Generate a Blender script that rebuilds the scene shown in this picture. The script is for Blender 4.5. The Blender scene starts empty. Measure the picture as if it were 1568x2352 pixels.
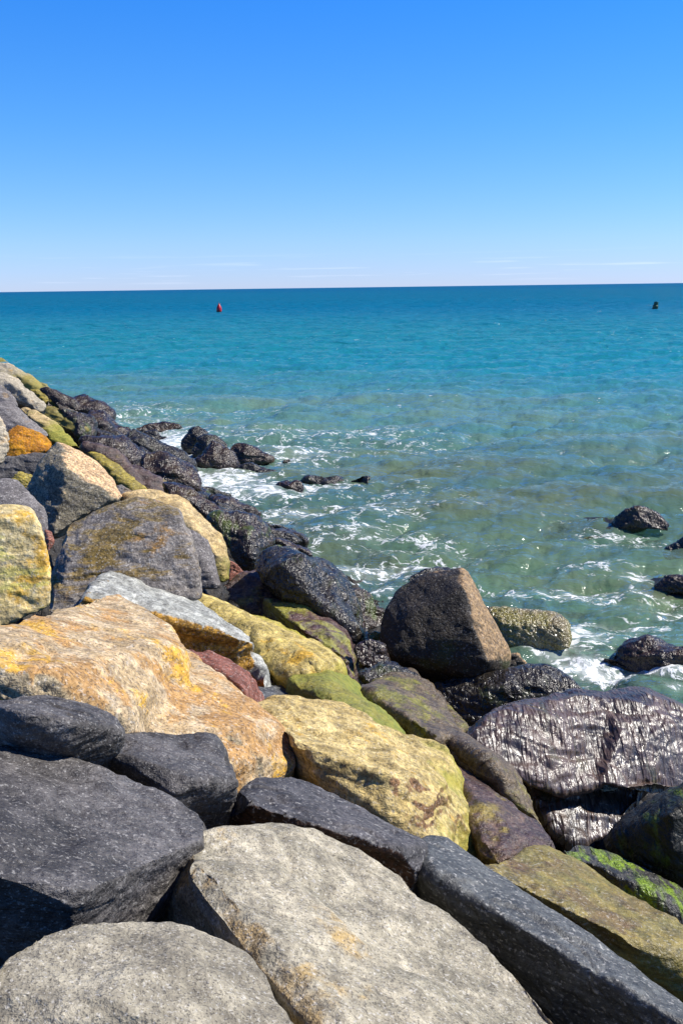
import bpy, bmesh, math, random
import numpy as np
from mathutils import Vector, Matrix

scene = bpy.context.scene
col = scene.collection
R = math.radians

# ------------------------------------------------------------------ camera
# picture coordinates used for measuring are those of a 1568 x 2352 view
CAM_H = 5.0
FPX, CX, CY = 2287.0, 784.0, 1176.0
PITCH, ROLL = R(12.71), R(0.767)
FWD = np.array([0, math.cos(PITCH), -math.sin(PITCH)])
UP0 = np.array([0, math.sin(PITCH), math.cos(PITCH)])
RT0 = np.array([1.0, 0, 0])
RGT = math.cos(ROLL) * RT0 - math.sin(ROLL) * UP0
UPV = math.sin(ROLL) * RT0 + math.cos(ROLL) * UP0
CAM = np.array([0, 0, CAM_H])
cam_d = bpy.data.cameras.new('camera')
cam_d.sensor_fit = 'VERTICAL'
cam_d.sensor_height = 36.0
cam_d.lens = 36.0 * FPX / 2352.0
cam_d.clip_start = 0.1
cam_d.clip_end = 90000
cam = bpy.data.objects.new('camera', cam_d)
col.objects.link(cam)
cam.matrix_world = Matrix(((RGT[0], UPV[0], -FWD[0], 0),
                           (RGT[1], UPV[1], -FWD[1], 0),
                           (RGT[2], UPV[2], -FWD[2], CAM_H),
                           (0, 0, 0, 1)))
scene.camera = cam

# ------------------------------------------------------------------ world + sun
SUN_AZ, SUN_EL = R(84), R(47)          # azimuth from +Y towards +X
world = bpy.data.worlds.new('World')
scene.world = world
world.use_nodes = True
wn, wl = world.node_tree.nodes, world.node_tree.links
wn.clear()
w_out = wn.new('ShaderNodeOutputWorld')
w_bg = wn.new('ShaderNodeBackground')
w_sky = wn.new('ShaderNodeTexSky')
w_sky.sky_type = 'NISHITA'
w_sky.sun_disc = False
w_sky.sun_elevation = SUN_EL
w_sky.sun_rotation = SUN_AZ
w_sky.altitude = 0
w_sky.air_density = 1.0
w_sky.dust_density = 0.0
w_sky.ozone_density = 3.0
w_bg.inputs['Strength'].default_value = 0.15
# deeper, more saturated sky as in the photograph: a gentle grade by elevation, all round
w_tc = wn.new('ShaderNodeTexCoord')
w_sep = wn.new('ShaderNodeSeparateXYZ')
wl.new(w_tc.outputs['Generated'], w_sep.inputs[0])
w_ramp = wn.new('ShaderNodeValToRGB')
wl.new(w_sep.outputs['Z'], w_ramp.inputs[0])
cr = w_ramp.color_ramp
cr.elements[0].position = 0.0
cr.elements[0].color = (0.36, 0.48, 0.93, 1)
cr.elements[1].position = 0.60
cr.elements[1].color = (0.055, 0.25, 0.62, 1)
for p_, c_ in ((0.043, (0.345, 0.50, 0.88, 1)), (0.09, (0.29, 0.50, 0.82, 1)), (0.148, (0.22, 0.50, 0.85, 1)),
               (0.247, (0.135, 0.49, 0.98, 1))):
    e = cr.elements.new(p_); e.color = c_
w_mul = wn.new('ShaderNodeMix'); w_mul.data_type = 'RGBA'; w_mul.blend_type = 'MULTIPLY'
w_mul.inputs[0].default_value = 1.0
wl.new(w_sky.outputs[0], w_mul.inputs[6])
wl.new(w_ramp.outputs[0], w_mul.inputs[7])
# thin far streaks of cloud low over the horizon
w_map = wn.new('ShaderNodeMapping')
w_map.inputs['Scale'].default_value = (5.0, 5.0, 150.0)
wl.new(w_tc.outputs['Generated'], w_map.inputs[0])
w_noi = wn.new('ShaderNodeTexNoise')
w_noi.inputs['Scale'].default_value = 1.6
w_noi.inputs['Detail'].default_value = 5
wl.new(w_map.outputs[0], w_noi.inputs[0])
w_nr = wn.new('ShaderNodeMapRange')
w_nr.inputs[1].default_value = 0.57; w_nr.inputs[2].default_value = 0.74
w_nr.inputs[3].default_value = 0.0; w_nr.inputs[4].default_value = 0.25
wl.new(w_noi.outputs[0], w_nr.inputs[0])
w_el = wn.new('ShaderNodeValToRGB')
wl.new(w_sep.outputs['Z'], w_el.inputs[0])
ce = w_el.color_ramp
ce.elements[0].position = 0.004; ce.elements[0].color = (0, 0, 0, 1)
ce.elements[1].position = 0.034; ce.elements[1].color = (0, 0, 0, 1)
e = ce.elements.new(0.012); e.color = (1, 1, 1, 1)
e = ce.elements.new(0.022); e.color = (0.6, 0.6, 0.6, 1)
w_cm = wn.new('ShaderNodeMath'); w_cm.operation = 'MULTIPLY'
wl.new(w_nr.outputs[0], w_cm.inputs[0]); wl.new(w_el.outputs[0], w_cm.inputs[1])
w_cl = wn.new('ShaderNodeMix'); w_cl.data_type = 'RGBA'
w_cl.inputs[7].default_value = (7.6, 7.6, 8.2, 1)
wl.new(w_cm.outputs[0], w_cl.inputs[0])
wl.new(w_mul.outputs[2], w_cl.inputs[6])
wl.new(w_cl.outputs[2], w_bg.inputs['Color'])
wl.new(w_bg.outputs[0], w_out.inputs[0])

sun_d = bpy.data.lights.new('sun', 'SUN')
sun_d.energy = 5.0
sun_d.angle = R(0.53)
sun_d.color = (1.0, 0.95, 0.86)
sun = bpy.data.objects.new('sun', sun_d)
col.objects.link(sun)
SUN_DIR = Vector((math.cos(SUN_EL) * math.sin(SUN_AZ), math.cos(SUN_EL) * math.cos(SUN_AZ), math.sin(SUN_EL)))
sun.rotation_euler = SUN_DIR.to_track_quat('Z', 'Y').to_euler()
sun.location = (20, 10, 30)

vs = scene.view_settings
vs.view_transform = 'Standard'
vs.look = 'None'
vs.gamma = 1.0
vs.use_curve_mapping = False
vs.exposure = 0.42
scene.render.engine = 'CYCLES'
scene.cycles.max_bounces = 6
scene.cycles.transparent_max_bounces = 8
scene.cycles.caustics_reflective = False
scene.cycles.caustics_refractive = False

# ------------------------------------------------------------------ place geometry
NH = np.array([0.902, 0.432])          # horizontal direction from the jetty out to sea
K_SL, Z_TOP = 0.386, 3.2               # jetty face: z = Z_TOP - K_SL * s


def ray(u, v):
    d = FWD * FPX + RGT * (u - CX) + UPV * (CY - v)
    return d / np.linalg.norm(d)


def on_slope(u, v, h=0.0):
    d = ray(u, v)
    # CAM_H + t dz = Z_TOP + h - K t (d.NH)
    t = (Z_TOP + h - CAM_H) / (d[2] + K_SL * (d[0] * NH[0] + d[1] * NH[1]))
    return CAM + d * t


def on_water(u, v, z=0.0):
    d = ray(u, v)
    return CAM + d * ((z - CAM_H) / d[2])


# ------------------------------------------------------------------ noise in numpy
_rs = np.random.RandomState(7)
_perm = np.tile(_rs.permutation(256), 3).astype(np.int32)
_g = _rs.normal(size=(256, 3)); _g /= np.linalg.norm(_g, axis=1)[:, None]; _g = _g.astype(np.float32)


def pnoise(p):
    p = np.asarray(p, dtype=np.float64)
    i = np.floor(p).astype(np.int32)
    f = (p - i).astype(np.float32)
    i &= 255
    w = f * f * f * (f * (f * 6 - 15) + 10)
    out = 0.0
    for a in (0, 1):
        wa = w[:, 0] if a else 1 - w[:, 0]
        ha = _perm[i[:, 0] + a]
        for b in (0, 1):
            wb = w[:, 1] if b else 1 - w[:, 1]
            hb = _perm[ha + i[:, 1] + b]
            for c in (0, 1):
                wc = w[:, 2] if c else 1 - w[:, 2]
                g = _g[_perm[hb + i[:, 2] + c]]
                out = out + wa * wb * wc * (g[:, 0] * (f[:, 0] - a) + g[:, 1] * (f[:, 1] - b) + g[:, 2] * (f[:, 2] - c))
    return out * 1.5


def fbm(p, o=4, gain=0.5):
    a, s, r = 1.0, 1.0, 0.0
    for k in range(o):
        r = r + a * pnoise(p * s + 17.3 * k)
        a *= gain; s *= 2.03
    return r


# ------------------------------------------------------------------ materials
class NT:
    def __init__(self, name):
        self.m = bpy.data.materials.new(name)
        self.m.use_nodes = True
        self.n, self.l = self.m.node_tree.nodes, self.m.node_tree.links
        self.n.clear()

    def set(self, sock, v):
        if v is None:
            return
        if isinstance(v, bpy.types.NodeSocket):
            self.l.new(v, sock)
        elif isinstance(v, tuple) and len(v) == 3 and sock.type == 'RGBA':
            sock.default_value = (*v, 1)
        else:
            sock.default_value = v

    def math(self, op, a, b=None, clamp=False):
        n = self.n.new('ShaderNodeMath'); n.operation = op; n.use_clamp = clamp
        self.set(n.inputs[0], a); self.set(n.inputs[1], b)
        return n.outputs[0]

    def noise(self, vec, scale, detail=3, rough=0.55, dist=0.0):
        n = self.n.new('ShaderNodeTexNoise')
        self.set(n.inputs['Vector'], vec); self.set(n.inputs['Scale'], scale)
        n.inputs['Detail'].default_value = detail
        n.inputs['Roughness'].default_value = rough
        n.inputs['Distortion'].default_value = dist
        return n.outputs[0]

    def voro(self, vec, scale, feat='F1', out='Distance'):
        n = self.n.new('ShaderNodeTexVoronoi'); n.feature = feat
        self.set(n.inputs['Vector'], vec); self.set(n.inputs['Scale'], scale)
        return n.outputs[out]

    def rng(self, v, a, b, c=0.0, d=1.0, smooth=True):
        n = self.n.new('ShaderNodeMapRange')
        n.interpolation_type = 'SMOOTHSTEP' if smooth else 'LINEAR'
        self.set(n.inputs[0], v)
        for k, x in zip((1, 2, 3, 4), (a, b, c, d)):
            self.set(n.inputs[k], x)
        return n.outputs[0]

    def mix(self, f, a, b, mode='MIX'):
        n = self.n.new('ShaderNodeMix'); n.data_type = 'RGBA'; n.blend_type = mode
        self.set(n.inputs[0], f); self.set(n.inputs[6], a); self.set(n.inputs[7], b)
        return n.outputs[2]

    def mapping(self, vec, scale=(1, 1, 1), rot=(0, 0, 0), loc=(0, 0, 0)):
        n = self.n.new('ShaderNodeMapping')
        self.set(n.inputs[0], vec)
        n.inputs['Scale'].default_value = scale
        n.inputs['Rotation'].default_value = rot
        n.inputs['Location'].default_value = loc
        return n.outputs[0]

    def vadd(self, a, b):
        n = self.n.new('ShaderNodeVectorMath'); n.operation = 'ADD'
        self.set(n.inputs[0], a); self.set(n.inputs[1], b)
        return n.outputs[0]

    def dot(self, a, b):
        n = self.n.new('ShaderNodeVectorMath'); n.operation = 'DOT_PRODUCT'
        self.set(n.inputs[0], a); self.set(n.inputs[1], b)
        return n.outputs['Value']

    def bump(self, h, strength, dist, nrm=None):
        n = self.n.new('ShaderNodeBump')
        n.inputs['Strength'].default_value = strength
        n.inputs['Distance'].default_value = dist
        self.set(n.inputs['Height'], h); self.set(n.inputs['Normal'], nrm)
        return n.outputs[0]

    def finish(self, shader):
        o = self.n.new('ShaderNodeOutputMaterial')
        self.l.new(shader, o.inputs[0])
        return self.m


def rock_mat(name, a, b, dark=0.5, light=0.35, stain=None, stain_amt=0.4, face=None, strata=0.3,
             algae=None, black=None, rough=0.8, spec=0.35, bump=0.6, strata_rot=(0.5, 0.35, 0.3),
             speck_scale=70.0, stain2=None, stain2_amt=0.3, crack=0.10, mottle=0.6):
    """granite-like stone. algae / black = (colour, z_full, z_none): growth below those heights"""
    def vivid(c, k=1.22):
        m_ = sum(c) / 3
        return tuple(max(0.004, m_ + (x - m_) * k) for x in c)
    a, b = vivid(a), vivid(b)
    stain = vivid(stain) if stain else None
    stain2 = vivid(stain2) if stain2 else None
    t = NT(name)
    tc = t.n.new('ShaderNodeTexCoord').outputs['Object']
    inf = t.n.new('ShaderNodeObjectInfo')
    off = t.n.new('ShaderNodeCombineXYZ')
    t.l.new(t.math('MULTIPLY', inf.outputs['Random'], 37.0), off.inputs[0])
    t.l.new(t.math('MULTIPLY', inf.outputs['Random'], 91.0), off.inputs[1])
    P = t.vadd(tc, off.outputs[0])
    geo = t.n.new('ShaderNodeNewGeometry')
    big = t.noise(P, 1.7, 4, 0.6)
    mid = t.noise(P, 9.0, 5, 0.65)
    fin = t.noise(P, 34.0, 4, 0.65)
    sp1 = t.noise(P, speck_scale, 2, 0.6)
    sp2 = t.noise(t.vadd(P, (5.1, 2.3, 7.7)), speck_scale * 0.75, 2, 0.6)
    SP = t.mapping(P, (1.0, 1.0, 7.0), strata_rot)
    st = t.noise(SP, 5.0, 5, 0.65)
    c = t.mix(t.rng(t.math('ADD', t.math('MULTIPLY', big, 0.5), t.math('MULTIPLY', mid, 0.5)), 0.38, 0.62), a, b)
    c = t.mix(strata, c, t.mix(t.rng(st, 0.35, 0.65), (0.25, 0.24, 0.23), (1.0, 1.0, 1.0)), 'MULTIPLY')
    if stain:
        s = t.rng(t.math('ADD', t.math('MULTIPLY', big, 0.6), t.math('MULTIPLY', t.noise(P, 5.0, 5, 0.7), 0.4)),
                  0.62 - 0.3 * stain_amt, 0.70 - 0.3 * stain_amt)
        c = t.mix(t.math('MULTIPLY', s, 0.85), c, stain)
    if stain2:
        s = t.rng(t.math('ADD', t.math('MULTIPLY', t.noise(t.vadd(P, (9, 4, 2)), 2.3, 4), 0.6),
                         t.math('MULTIPLY', t.noise(SP, 3.0, 5, 0.7), 0.4)), 0.62 - 0.3 * stain2_amt, 0.69 - 0.3 * stain2_amt)
        c = t.mix(t.math('MULTIPLY', s, 0.8), c, stain2)
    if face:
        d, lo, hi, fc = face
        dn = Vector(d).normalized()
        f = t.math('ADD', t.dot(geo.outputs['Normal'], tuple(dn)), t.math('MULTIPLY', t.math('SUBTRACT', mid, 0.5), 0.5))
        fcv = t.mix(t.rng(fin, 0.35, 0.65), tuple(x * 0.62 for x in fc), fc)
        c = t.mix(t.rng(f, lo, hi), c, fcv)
    c = t.mix(t.math('MULTIPLY', t.rng(sp1, 0.55, 0.63), dark), c, (0.02, 0.02, 0.022), 'MIX')
    c = t.mix(t.math('MULTIPLY', t.rng(sp2, 0.58, 0.66), light), c, (0.72, 0.7, 0.66), 'MIX')
    c = t.mix(min(1.0, 1.2 * mottle), c, t.mix(t.rng(fin, 0.32, 0.62), (0.50, 0.49, 0.50), (1.2, 1.18, 1.14)), 'MULTIPLY')
    md2 = t.noise(t.mapping(P, (1.0, 2.2, 1.6), (0.2, 0.3, 0.7)), 6.0, 4, 0.7)
    c = t.mix(mottle, c, t.mix(t.rng(md2, 0.36, 0.64), (0.58, 0.57, 0.56), (1.25, 1.24, 1.22)), 'MULTIPLY')
    # thin dark cracks
    ck = t.math('ABSOLUTE', t.math('SUBTRACT', t.noise(t.mapping(P, (1, 1, 3.2), (strata_rot[1], strata_rot[0], 0.9)), 2.1, 4, 0.6), 0.5))
    ckm = t.rng(ck, 0.0, 0.009, 1.0, 0.0)
    c = t.mix(t.math('MULTIPLY', ckm, crack), c, (0.03, 0.026, 0.022))
    ro = rough
    z = t.n.new('ShaderNodeSeparateXYZ')
    t.l.new(geo.outputs['Position'], z.inputs[0])
    zz = t.math('ADD', z.outputs[2], t.math('MULTIPLY', t.math('SUBTRACT', t.noise(P, 3.0, 5, 0.7), 0.5), 1.1))
    bh = t.math('ADD', t.math('MULTIPLY', mid, 0.9), t.math('MULTIPLY', fin, 0.55))
    bh = t.math('ADD', bh, t.math('MULTIPLY', st, 0.6 * strata + 0.2))
    bh = t.math('ADD', bh, t.math('MULTIPLY', sp1, 0.16))
    bh = t.math('SUBTRACT', bh, t.math('MULTIPLY', ckm, 0.35 * crack))
    if algae:
        ac, z1, z0 = algae
        am = t.rng(zz, z1, z0, 1.0, 0.0)
        acv = t.mix(t.rng(fin, 0.3, 0.65), tuple(x * 0.45 for x in ac), ac)
        acv = t.mix(t.rng(st, 0.3, 0.7), acv, (ac[0] * 1.25, ac[1] * 1.0, ac[2] * 0.7))
        c = t.mix(t.math('MULTIPLY', am, 0.88), c, acv)
    rs = None
    if black:
        bc, z1, z0 = black
        bm_ = t.rng(zz, z1, z0, 1.0, 0.0)
        bcv = t.mix(t.rng(fin, 0.35, 0.65), tuple(x * 0.35 for x in bc), bc)
        c = t.mix(t.math('MULTIPLY', bm_, 0.93), c, bcv)
        ro = t.rng(bm_, 0.0, 1.0, rough, 0.34, False)
        rs = t.rng(bm_, 0.0, 1.0, spec, 0.55, False)
    bs = t.n.new('ShaderNodeBsdfPrincipled')
    t.set(bs.inputs['Base Color'], c)
    t.set(bs.inputs['Roughness'], ro)
    t.set(bs.inputs['Specular IOR Level'], rs if rs is not None else spec)
    t.set(bs.inputs['Normal'], t.bump(bh, bump, 0.030))
    return t.finish(bs.outputs[0])


def weed_mat(name, a, b, tint=None, tint_amt=0.4, strands=0.6, rough=0.22, spec=0.8, scale=26.0, bump=0.6, rot=(0, 0, 0.45)):
    """wet rock grown over with flat dark weed: glossy, strandy, uneven"""
    t = NT(name)
    tc = t.n.new('ShaderNodeTexCoord').outputs['Object']
    inf = t.n.new('ShaderNodeObjectInfo')
    off = t.n.new('ShaderNodeCombineXYZ')
    t.l.new(t.math('MULTIPLY', inf.outputs['Random'], 53.0), off.inputs[0])
    t.l.new(t.math('MULTIPLY', inf.outputs['Random'], 21.0), off.inputs[1])
    P = t.vadd(tc, off.outputs[0])
    big = t.noise(P, 2.6, 4, 0.6)
    mid = t.noise(P, 17.0, 3.0, 0.6, 0.5)
    SP = t.mapping(P, (3.0, 0.6, 0.6), rot)
    st = t.noise(SP, scale * 0.45, 1.5, 0.45, 0.8)
    fin = t.noise(P, scale * 2.2, 3, 0.6)
    c = t.mix(t.rng(t.math('ADD', t.math('MULTIPLY', big, 0.5), t.math('MULTIPLY', st, 0.5)), 0.36, 0.64), a, b)
    if tint:
        s = t.rng(t.math('ADD', t.math('MULTIPLY', big, 0.55), t.math('MULTIPLY', t.noise(SP, 5.0, 4, 0.6), 0.45)),
                  0.62 - 0.3 * tint_amt, 0.72 - 0.3 * tint_amt)
        c = t.mix(t.math('MULTIPLY', s, 0.9), c, t.mix(t.rng(fin, 0.35, 0.65), tuple(x * 0.4 for x in tint), tint))
    h = t.math('ADD', t.math('MULTIPLY', st, strands), t.math('MULTIPLY', mid, 2.1 * (1.4 - strands)))
    bs = t.n.new('ShaderNodeBsdfPrincipled')
    t.set(bs.inputs['Base Color'], c)
    t.set(bs.inputs['Roughness'], t.rng(mid, 0.3, 0.7, rough * 0.8, rough * 1.25))
    t.set(bs.inputs['Specular IOR Level'], spec)
    t.set(bs.inputs['Normal'], t.bump(h, bump, 0.026))
    return t.finish(bs.outputs[0])


GREEN = ((0.20, 0.23, 0.03), 1.0, 2.0)
GREEN_HI = ((0.22, 0.25, 0.04), 1.5, 2.6)
BLK = ((0.035, 0.026, 0.022), 0.75, 1.25)
M = {}
M['grey_light'] = rock_mat('pale grey speckled granite', (0.215, 0.195, 0.155), (0.42, 0.385, 0.305), dark=0.6, light=0.35, mottle=0.35, speck_scale=120,
                           stain=(0.34, 0.25, 0.13), stain_amt=0.2, strata=0.25, bump=0.8)
M['grey_tan'] = rock_mat('pale grey granite with ochre edge', (0.27, 0.25, 0.195), (0.51, 0.465, 0.365), dark=0.55, light=0.4, mottle=0.42, speck_scale=110,
                         stain=(0.42, 0.30, 0.14), stain_amt=0.12, strata=0.45, bump=0.8,
                         face=((-0.62, -0.15, 0.72), 0.80, 0.98, (0.46, 0.33, 0.16)))
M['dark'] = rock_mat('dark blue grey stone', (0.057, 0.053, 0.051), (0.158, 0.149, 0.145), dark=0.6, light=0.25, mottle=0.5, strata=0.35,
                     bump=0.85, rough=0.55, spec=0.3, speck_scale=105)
M['dark_brown'] = rock_mat('dark grey stone with brown face', (0.048, 0.046, 0.048), (0.125, 0.12, 0.124), dark=0.5, light=0.25,
                           strata=0.35, bump=0.7, rough=0.6, spec=0.3, face=((-0.3, -1, -0.1), 0.55, 0.8, (0.07, 0.035, 0.02)))
M['dark_green'] = rock_mat('dark grey green stone', (0.052, 0.055, 0.055), (0.125, 0.130, 0.128), dark=0.5, light=0.3, strata=0.4,
                           bump=0.6, rough=0.55, spec=0.5)
M['yellow'] = rock_mat('ochre stained granite', (0.50, 0.385, 0.24), (0.68, 0.56, 0.40), dark=0.6, light=0.35,
                       stain=(0.40, 0.235, 0.10), stain_amt=0.50, stain2=(0.62, 0.38, 0.09), stain2_amt=0.24, strata=0.35,
                       face=((0.1, -1, 0.25), 0.62, 0.9, (0.52, 0.42, 0.26)), bump=0.75)
M['golden'] = rock_mat('golden granite slab', (0.54, 0.42, 0.20), (0.70, 0.58, 0.32), dark=0.5, light=0.25,
                       stain=(0.5, 0.31, 0.08), stain_amt=0.3, strata=0.5, algae=((0.31, 0.33, 0.06), 1.95, 2.35), bump=0.9,
                       strata_rot=(0.25, 0.5, 0.5), face=((0.75, -0.6, -0.15), 0.62, 0.80, (0.27, 0.15, 0.07)))
M['yellow_green'] = rock_mat('yellow granite with green growth', (0.50, 0.40, 0.15), (0.66, 0.54, 0.25), dark=0.45, light=0.2,
                             stain=(0.58, 0.36, 0.08), stain_amt=0.3, strata=0.55, algae=((0.36, 0.38, 0.05), 2.0, 2.3),
                             black=((0.06, 0.03, 0.03), 1.72, 2.0), bump=0.8)
M['cream'] = rock_mat('cream and yellow stone', (0.58, 0.46, 0.22), (0.76, 0.65, 0.40), dark=0.25, light=0.3,
                      stain=(0.56, 0.34, 0.07), stain_amt=0.3, stain2=(0.50, 0.46, 0.17), stain2_amt=0.35, strata=0.3,
                      strata_rot=(1.3, 0.2, 0.1), bump=0.6)
M['grey_orange'] = rock_mat('grey stone with brown stains', (0.165, 0.15, 0.14), (0.32, 0.295, 0.27), dark=0.6, light=0.35,
                            stain=(0.30, 0.17, 0.05), stain_amt=0.30, stain2=(0.22, 0.15, 0.04), stain2_amt=0.35, strata=0.3,
                            strata_rot=(1.4, 0.3, 0.2), face=((-0.1, 0.1, 1), 0.80, 0.98, (0.22, 0.16, 0.055)), bump=0.7)
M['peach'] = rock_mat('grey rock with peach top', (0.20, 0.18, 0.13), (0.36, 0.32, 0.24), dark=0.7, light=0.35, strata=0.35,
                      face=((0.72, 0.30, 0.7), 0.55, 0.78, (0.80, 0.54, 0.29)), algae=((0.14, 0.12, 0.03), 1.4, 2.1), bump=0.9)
M['orange'] = rock_mat('rusty orange stone', (0.42, 0.18, 0.03), (0.66, 0.34, 0.05), dark=0.5, light=0.2,
                       stain=(0.30, 0.12, 0.03), stain_amt=0.35, strata=0.3, bump=0.8)
M['pale'] = rock_mat('pale bleached stone', (0.40, 0.36, 0.28), (0.58, 0.52, 0.41), dark=0.45, light=0.35,
                     stain=(0.45, 0.30, 0.15), stain_amt=0.25, strata=0.4, algae=((0.26, 0.24, 0.05), 0.9, 1.7), bump=0.7)
M['grey_mid'] = rock_mat('mid grey stone', (0.14, 0.13, 0.13), (0.25, 0.235, 0.23), dark=0.6, light=0.35,
                         stain=(0.25, 0.18, 0.11), stain_amt=0.2, strata=0.3, bump=0.6)
M['grey_white'] = rock_mat('grey white banded slab with orange face', (0.38, 0.39, 0.36), (0.56, 0.57, 0.53), dark=0.5, light=0.35,
                           strata=0.55, face=((-0.25, -0.95, -0.05), 0.36, 0.6, (0.56, 0.31, 0.05)), bump=0.7)
M['red'] = rock_mat('reddish granite', (0.20, 0.085, 0.065), (0.34, 0.165, 0.13), dark=0.6, light=0.3, strata=0.3, bump=0.8)
M['tan_green'] = rock_mat('tan stone turning green below', (0.56, 0.42, 0.22), (0.68, 0.54, 0.32), dark=0.4, light=0.2, strata=0.5,
                          algae=((0.22, 0.25, 0.03), 2.0, 2.45), bump=0.8)
M['green'] = rock_mat('stone covered in green algae', (0.20, 0.17, 0.05), (0.30, 0.26, 0.08), dark=0.5, light=0.15, strata=0.4,
                      algae=((0.22, 0.27, 0.04), 2.1, 2.7), bump=0.8, rough=0.6,
                      face=((-0.8, -0.5, -0.1), 0.45, 0.75, (0.10, 0.07, 0.02)))
M['olive'] = rock_mat('olive yellow stone', (0.26, 0.21, 0.05), (0.42, 0.34, 0.10), dark=0.5, light=0.2, strata=0.5,
                      algae=((0.22, 0.20, 0.03), 0.8, 1.6), bump=0.8, rough=0.6)
M['olive_wet'] = rock_mat('damp olive slab', (0.22, 0.17, 0.06), (0.38, 0.31, 0.12), dark=0.5, light=0.35, strata=0.7,
                          stain=(0.09, 0.045, 0.03), stain_amt=0.42, algae=((0.20, 0.19, 0.04), 1.75, 2.35), bump=0.7, rough=0.5, spec=0.5)
M['purple'] = rock_mat('purple brown weedy slab', (0.075, 0.045, 0.042), (0.15, 0.10, 0.075), dark=0.5, light=0.1, strata=0.6,
                       stain=(0.28, 0.22, 0.06), stain_amt=0.3, bump=0.9, rough=0.42, spec=0.5)
M['purple_green'] = rock_mat('purple weedy slab with green end', (0.075, 0.042, 0.045), (0.16, 0.10, 0.085), dark=0.4, light=0.2,
                             strata=0.6, stain=(0.30, 0.29, 0.07), stain_amt=0.4, bump=1.0, rough=0.36, spec=0.55)
M['brown_olive'] = rock_mat('brown ridge stone with green flank', (0.10, 0.075, 0.05), (0.20, 0.15, 0.09), dark=0.5, light=0.1,
                            strata=0.55, stain=(0.20, 0.19, 0.035), stain_amt=0.35, bump=0.9, rough=0.45, spec=0.5)
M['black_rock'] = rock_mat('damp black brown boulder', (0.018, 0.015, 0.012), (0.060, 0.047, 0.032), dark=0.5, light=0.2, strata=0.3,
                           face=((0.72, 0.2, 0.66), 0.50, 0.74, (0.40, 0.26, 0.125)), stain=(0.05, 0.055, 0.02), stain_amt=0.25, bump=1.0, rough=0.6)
M['black_wet'] = weed_mat('black wet stone', (0.008, 0.007, 0.006), (0.045, 0.037, 0.027), tint=(0.06, 0.07, 0.02), tint_amt=0.25,
                          strands=0.5, rough=0.29, spec=0.55, bump=0.9)
M['weed'] = weed_mat('dark purple brown weed', (0.010, 0.006, 0.004), (0.060, 0.036, 0.022), tint=(0.09, 0.06, 0.02), tint_amt=0.3,
                     strands=0.7, rough=0.29, spec=0.55, bump=0.9)
M['weed_green'] = weed_mat('dark weed with green patches', (0.012, 0.009, 0.006), (0.060, 0.040, 0.026), tint=(0.10, 0.13, 0.02), tint_amt=0.4,
                           strands=0.6, rough=0.29, spec=0.55, bump=0.9)
M['weed_shiny'] = weed_mat('glistening wet weed', (0.022, 0.014, 0.010), (0.110, 0.068, 0.048), tint=(0.10, 0.085, 0.04), tint_amt=0.2,
                           strands=1.15, rough=0.40, spec=0.9, bump=0.85, scale=22.0)
M['moss'] = weed_mat('bright green weed over black', (0.020, 0.020, 0.018), (0.07, 0.065, 0.055), tint=(0.24, 0.36, 0.02), tint_amt=0.42,
                     strands=0.45, rough=0.45, spec=0.4, bump=1.0, scale=34.0, rot=(0, 0, -0.75))
M['moss_dark'] = weed_mat('black rock with green moss', (0.008, 0.009, 0.007), (0.022, 0.022, 0.014), tint=(0.10, 0.15, 0.01), tint_amt=0.32,
                          strands=0.5, rough=0.5, spec=0.3)
M['gold_wet'] = weed_mat('wet golden brown stone', (0.16, 0.12, 0.04), (0.34, 0.27, 0.10), tint=(0.25, 0.21, 0.02), tint_amt=0.5,
                         strands=0.3, rough=0.24, spec=1.0, bump=1.0)
M['weed_yellow'] = weed_mat('orange rockweed', (0.30, 0.16, 0.02), (0.55, 0.33, 0.04), strands=0.4, rough=0.4, scale=60)


# ------------------------------------------------------------------ helpers for objects
def tag(o, label=None, cat=None, group=None, kind=None):
    if label: o['label'] = label
    if cat: o['category'] = cat
    if group: o['group'] = group
    if kind: o['kind'] = kind
    return o


def mesh_obj(name, verts, faces, mat, smooth=True):
    me = bpy.data.meshes.new(name)
    me.from_pydata([tuple(v) for v in verts], [], faces)
    me.materials.append(mat)
    if smooth:
        me.polygons.foreach_set('use_smooth', [True] * len(me.polygons))
    o = bpy.data.objects.new(name, me)
    col.objects.link(o)
    return o


def grid_mesh(name, P, mat, wrap=False):
    """P: (rows, cols, 3)"""
    r, c = P.shape[:2]
    idx = np.arange(r * c).reshape(r, c)
    if wrap:
        idx = np.concatenate([idx, idx[:, :1]], 1)
    q = np.stack([idx[:-1, :-1], idx[:-1, 1:], idx[1:, 1:], idx[1:, :-1]], -1).reshape(-1, 4)
    me = bpy.data.meshes.new(name)
    me.vertices.add(r * c)
    me.vertices.foreach_set('co', P.reshape(-1).astype(np.float32))
    me.loops.add(q.size)
    me.loops.foreach_set('vertex_index', q.reshape(-1).astype(np.int32))
    me.polygons.add(len(q))
    me.polygons.foreach_set('loop_start', np.arange(0, q.size, 4, dtype=np.int32))
    me.polygons.foreach_set('loop_total', np.full(len(q), 4, dtype=np.int32))
    me.polygons.foreach_set('use_smooth', np.ones(len(q), dtype=bool))
    me.update(calc_edges=True)
    me.materials.append(mat)
    o = bpy.data.objects.new(name, me)
    col.objects.link(o)
    return o


# ------------------------------------------------------------------ rocks
ROCKS = []
_seed = [0]


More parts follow.
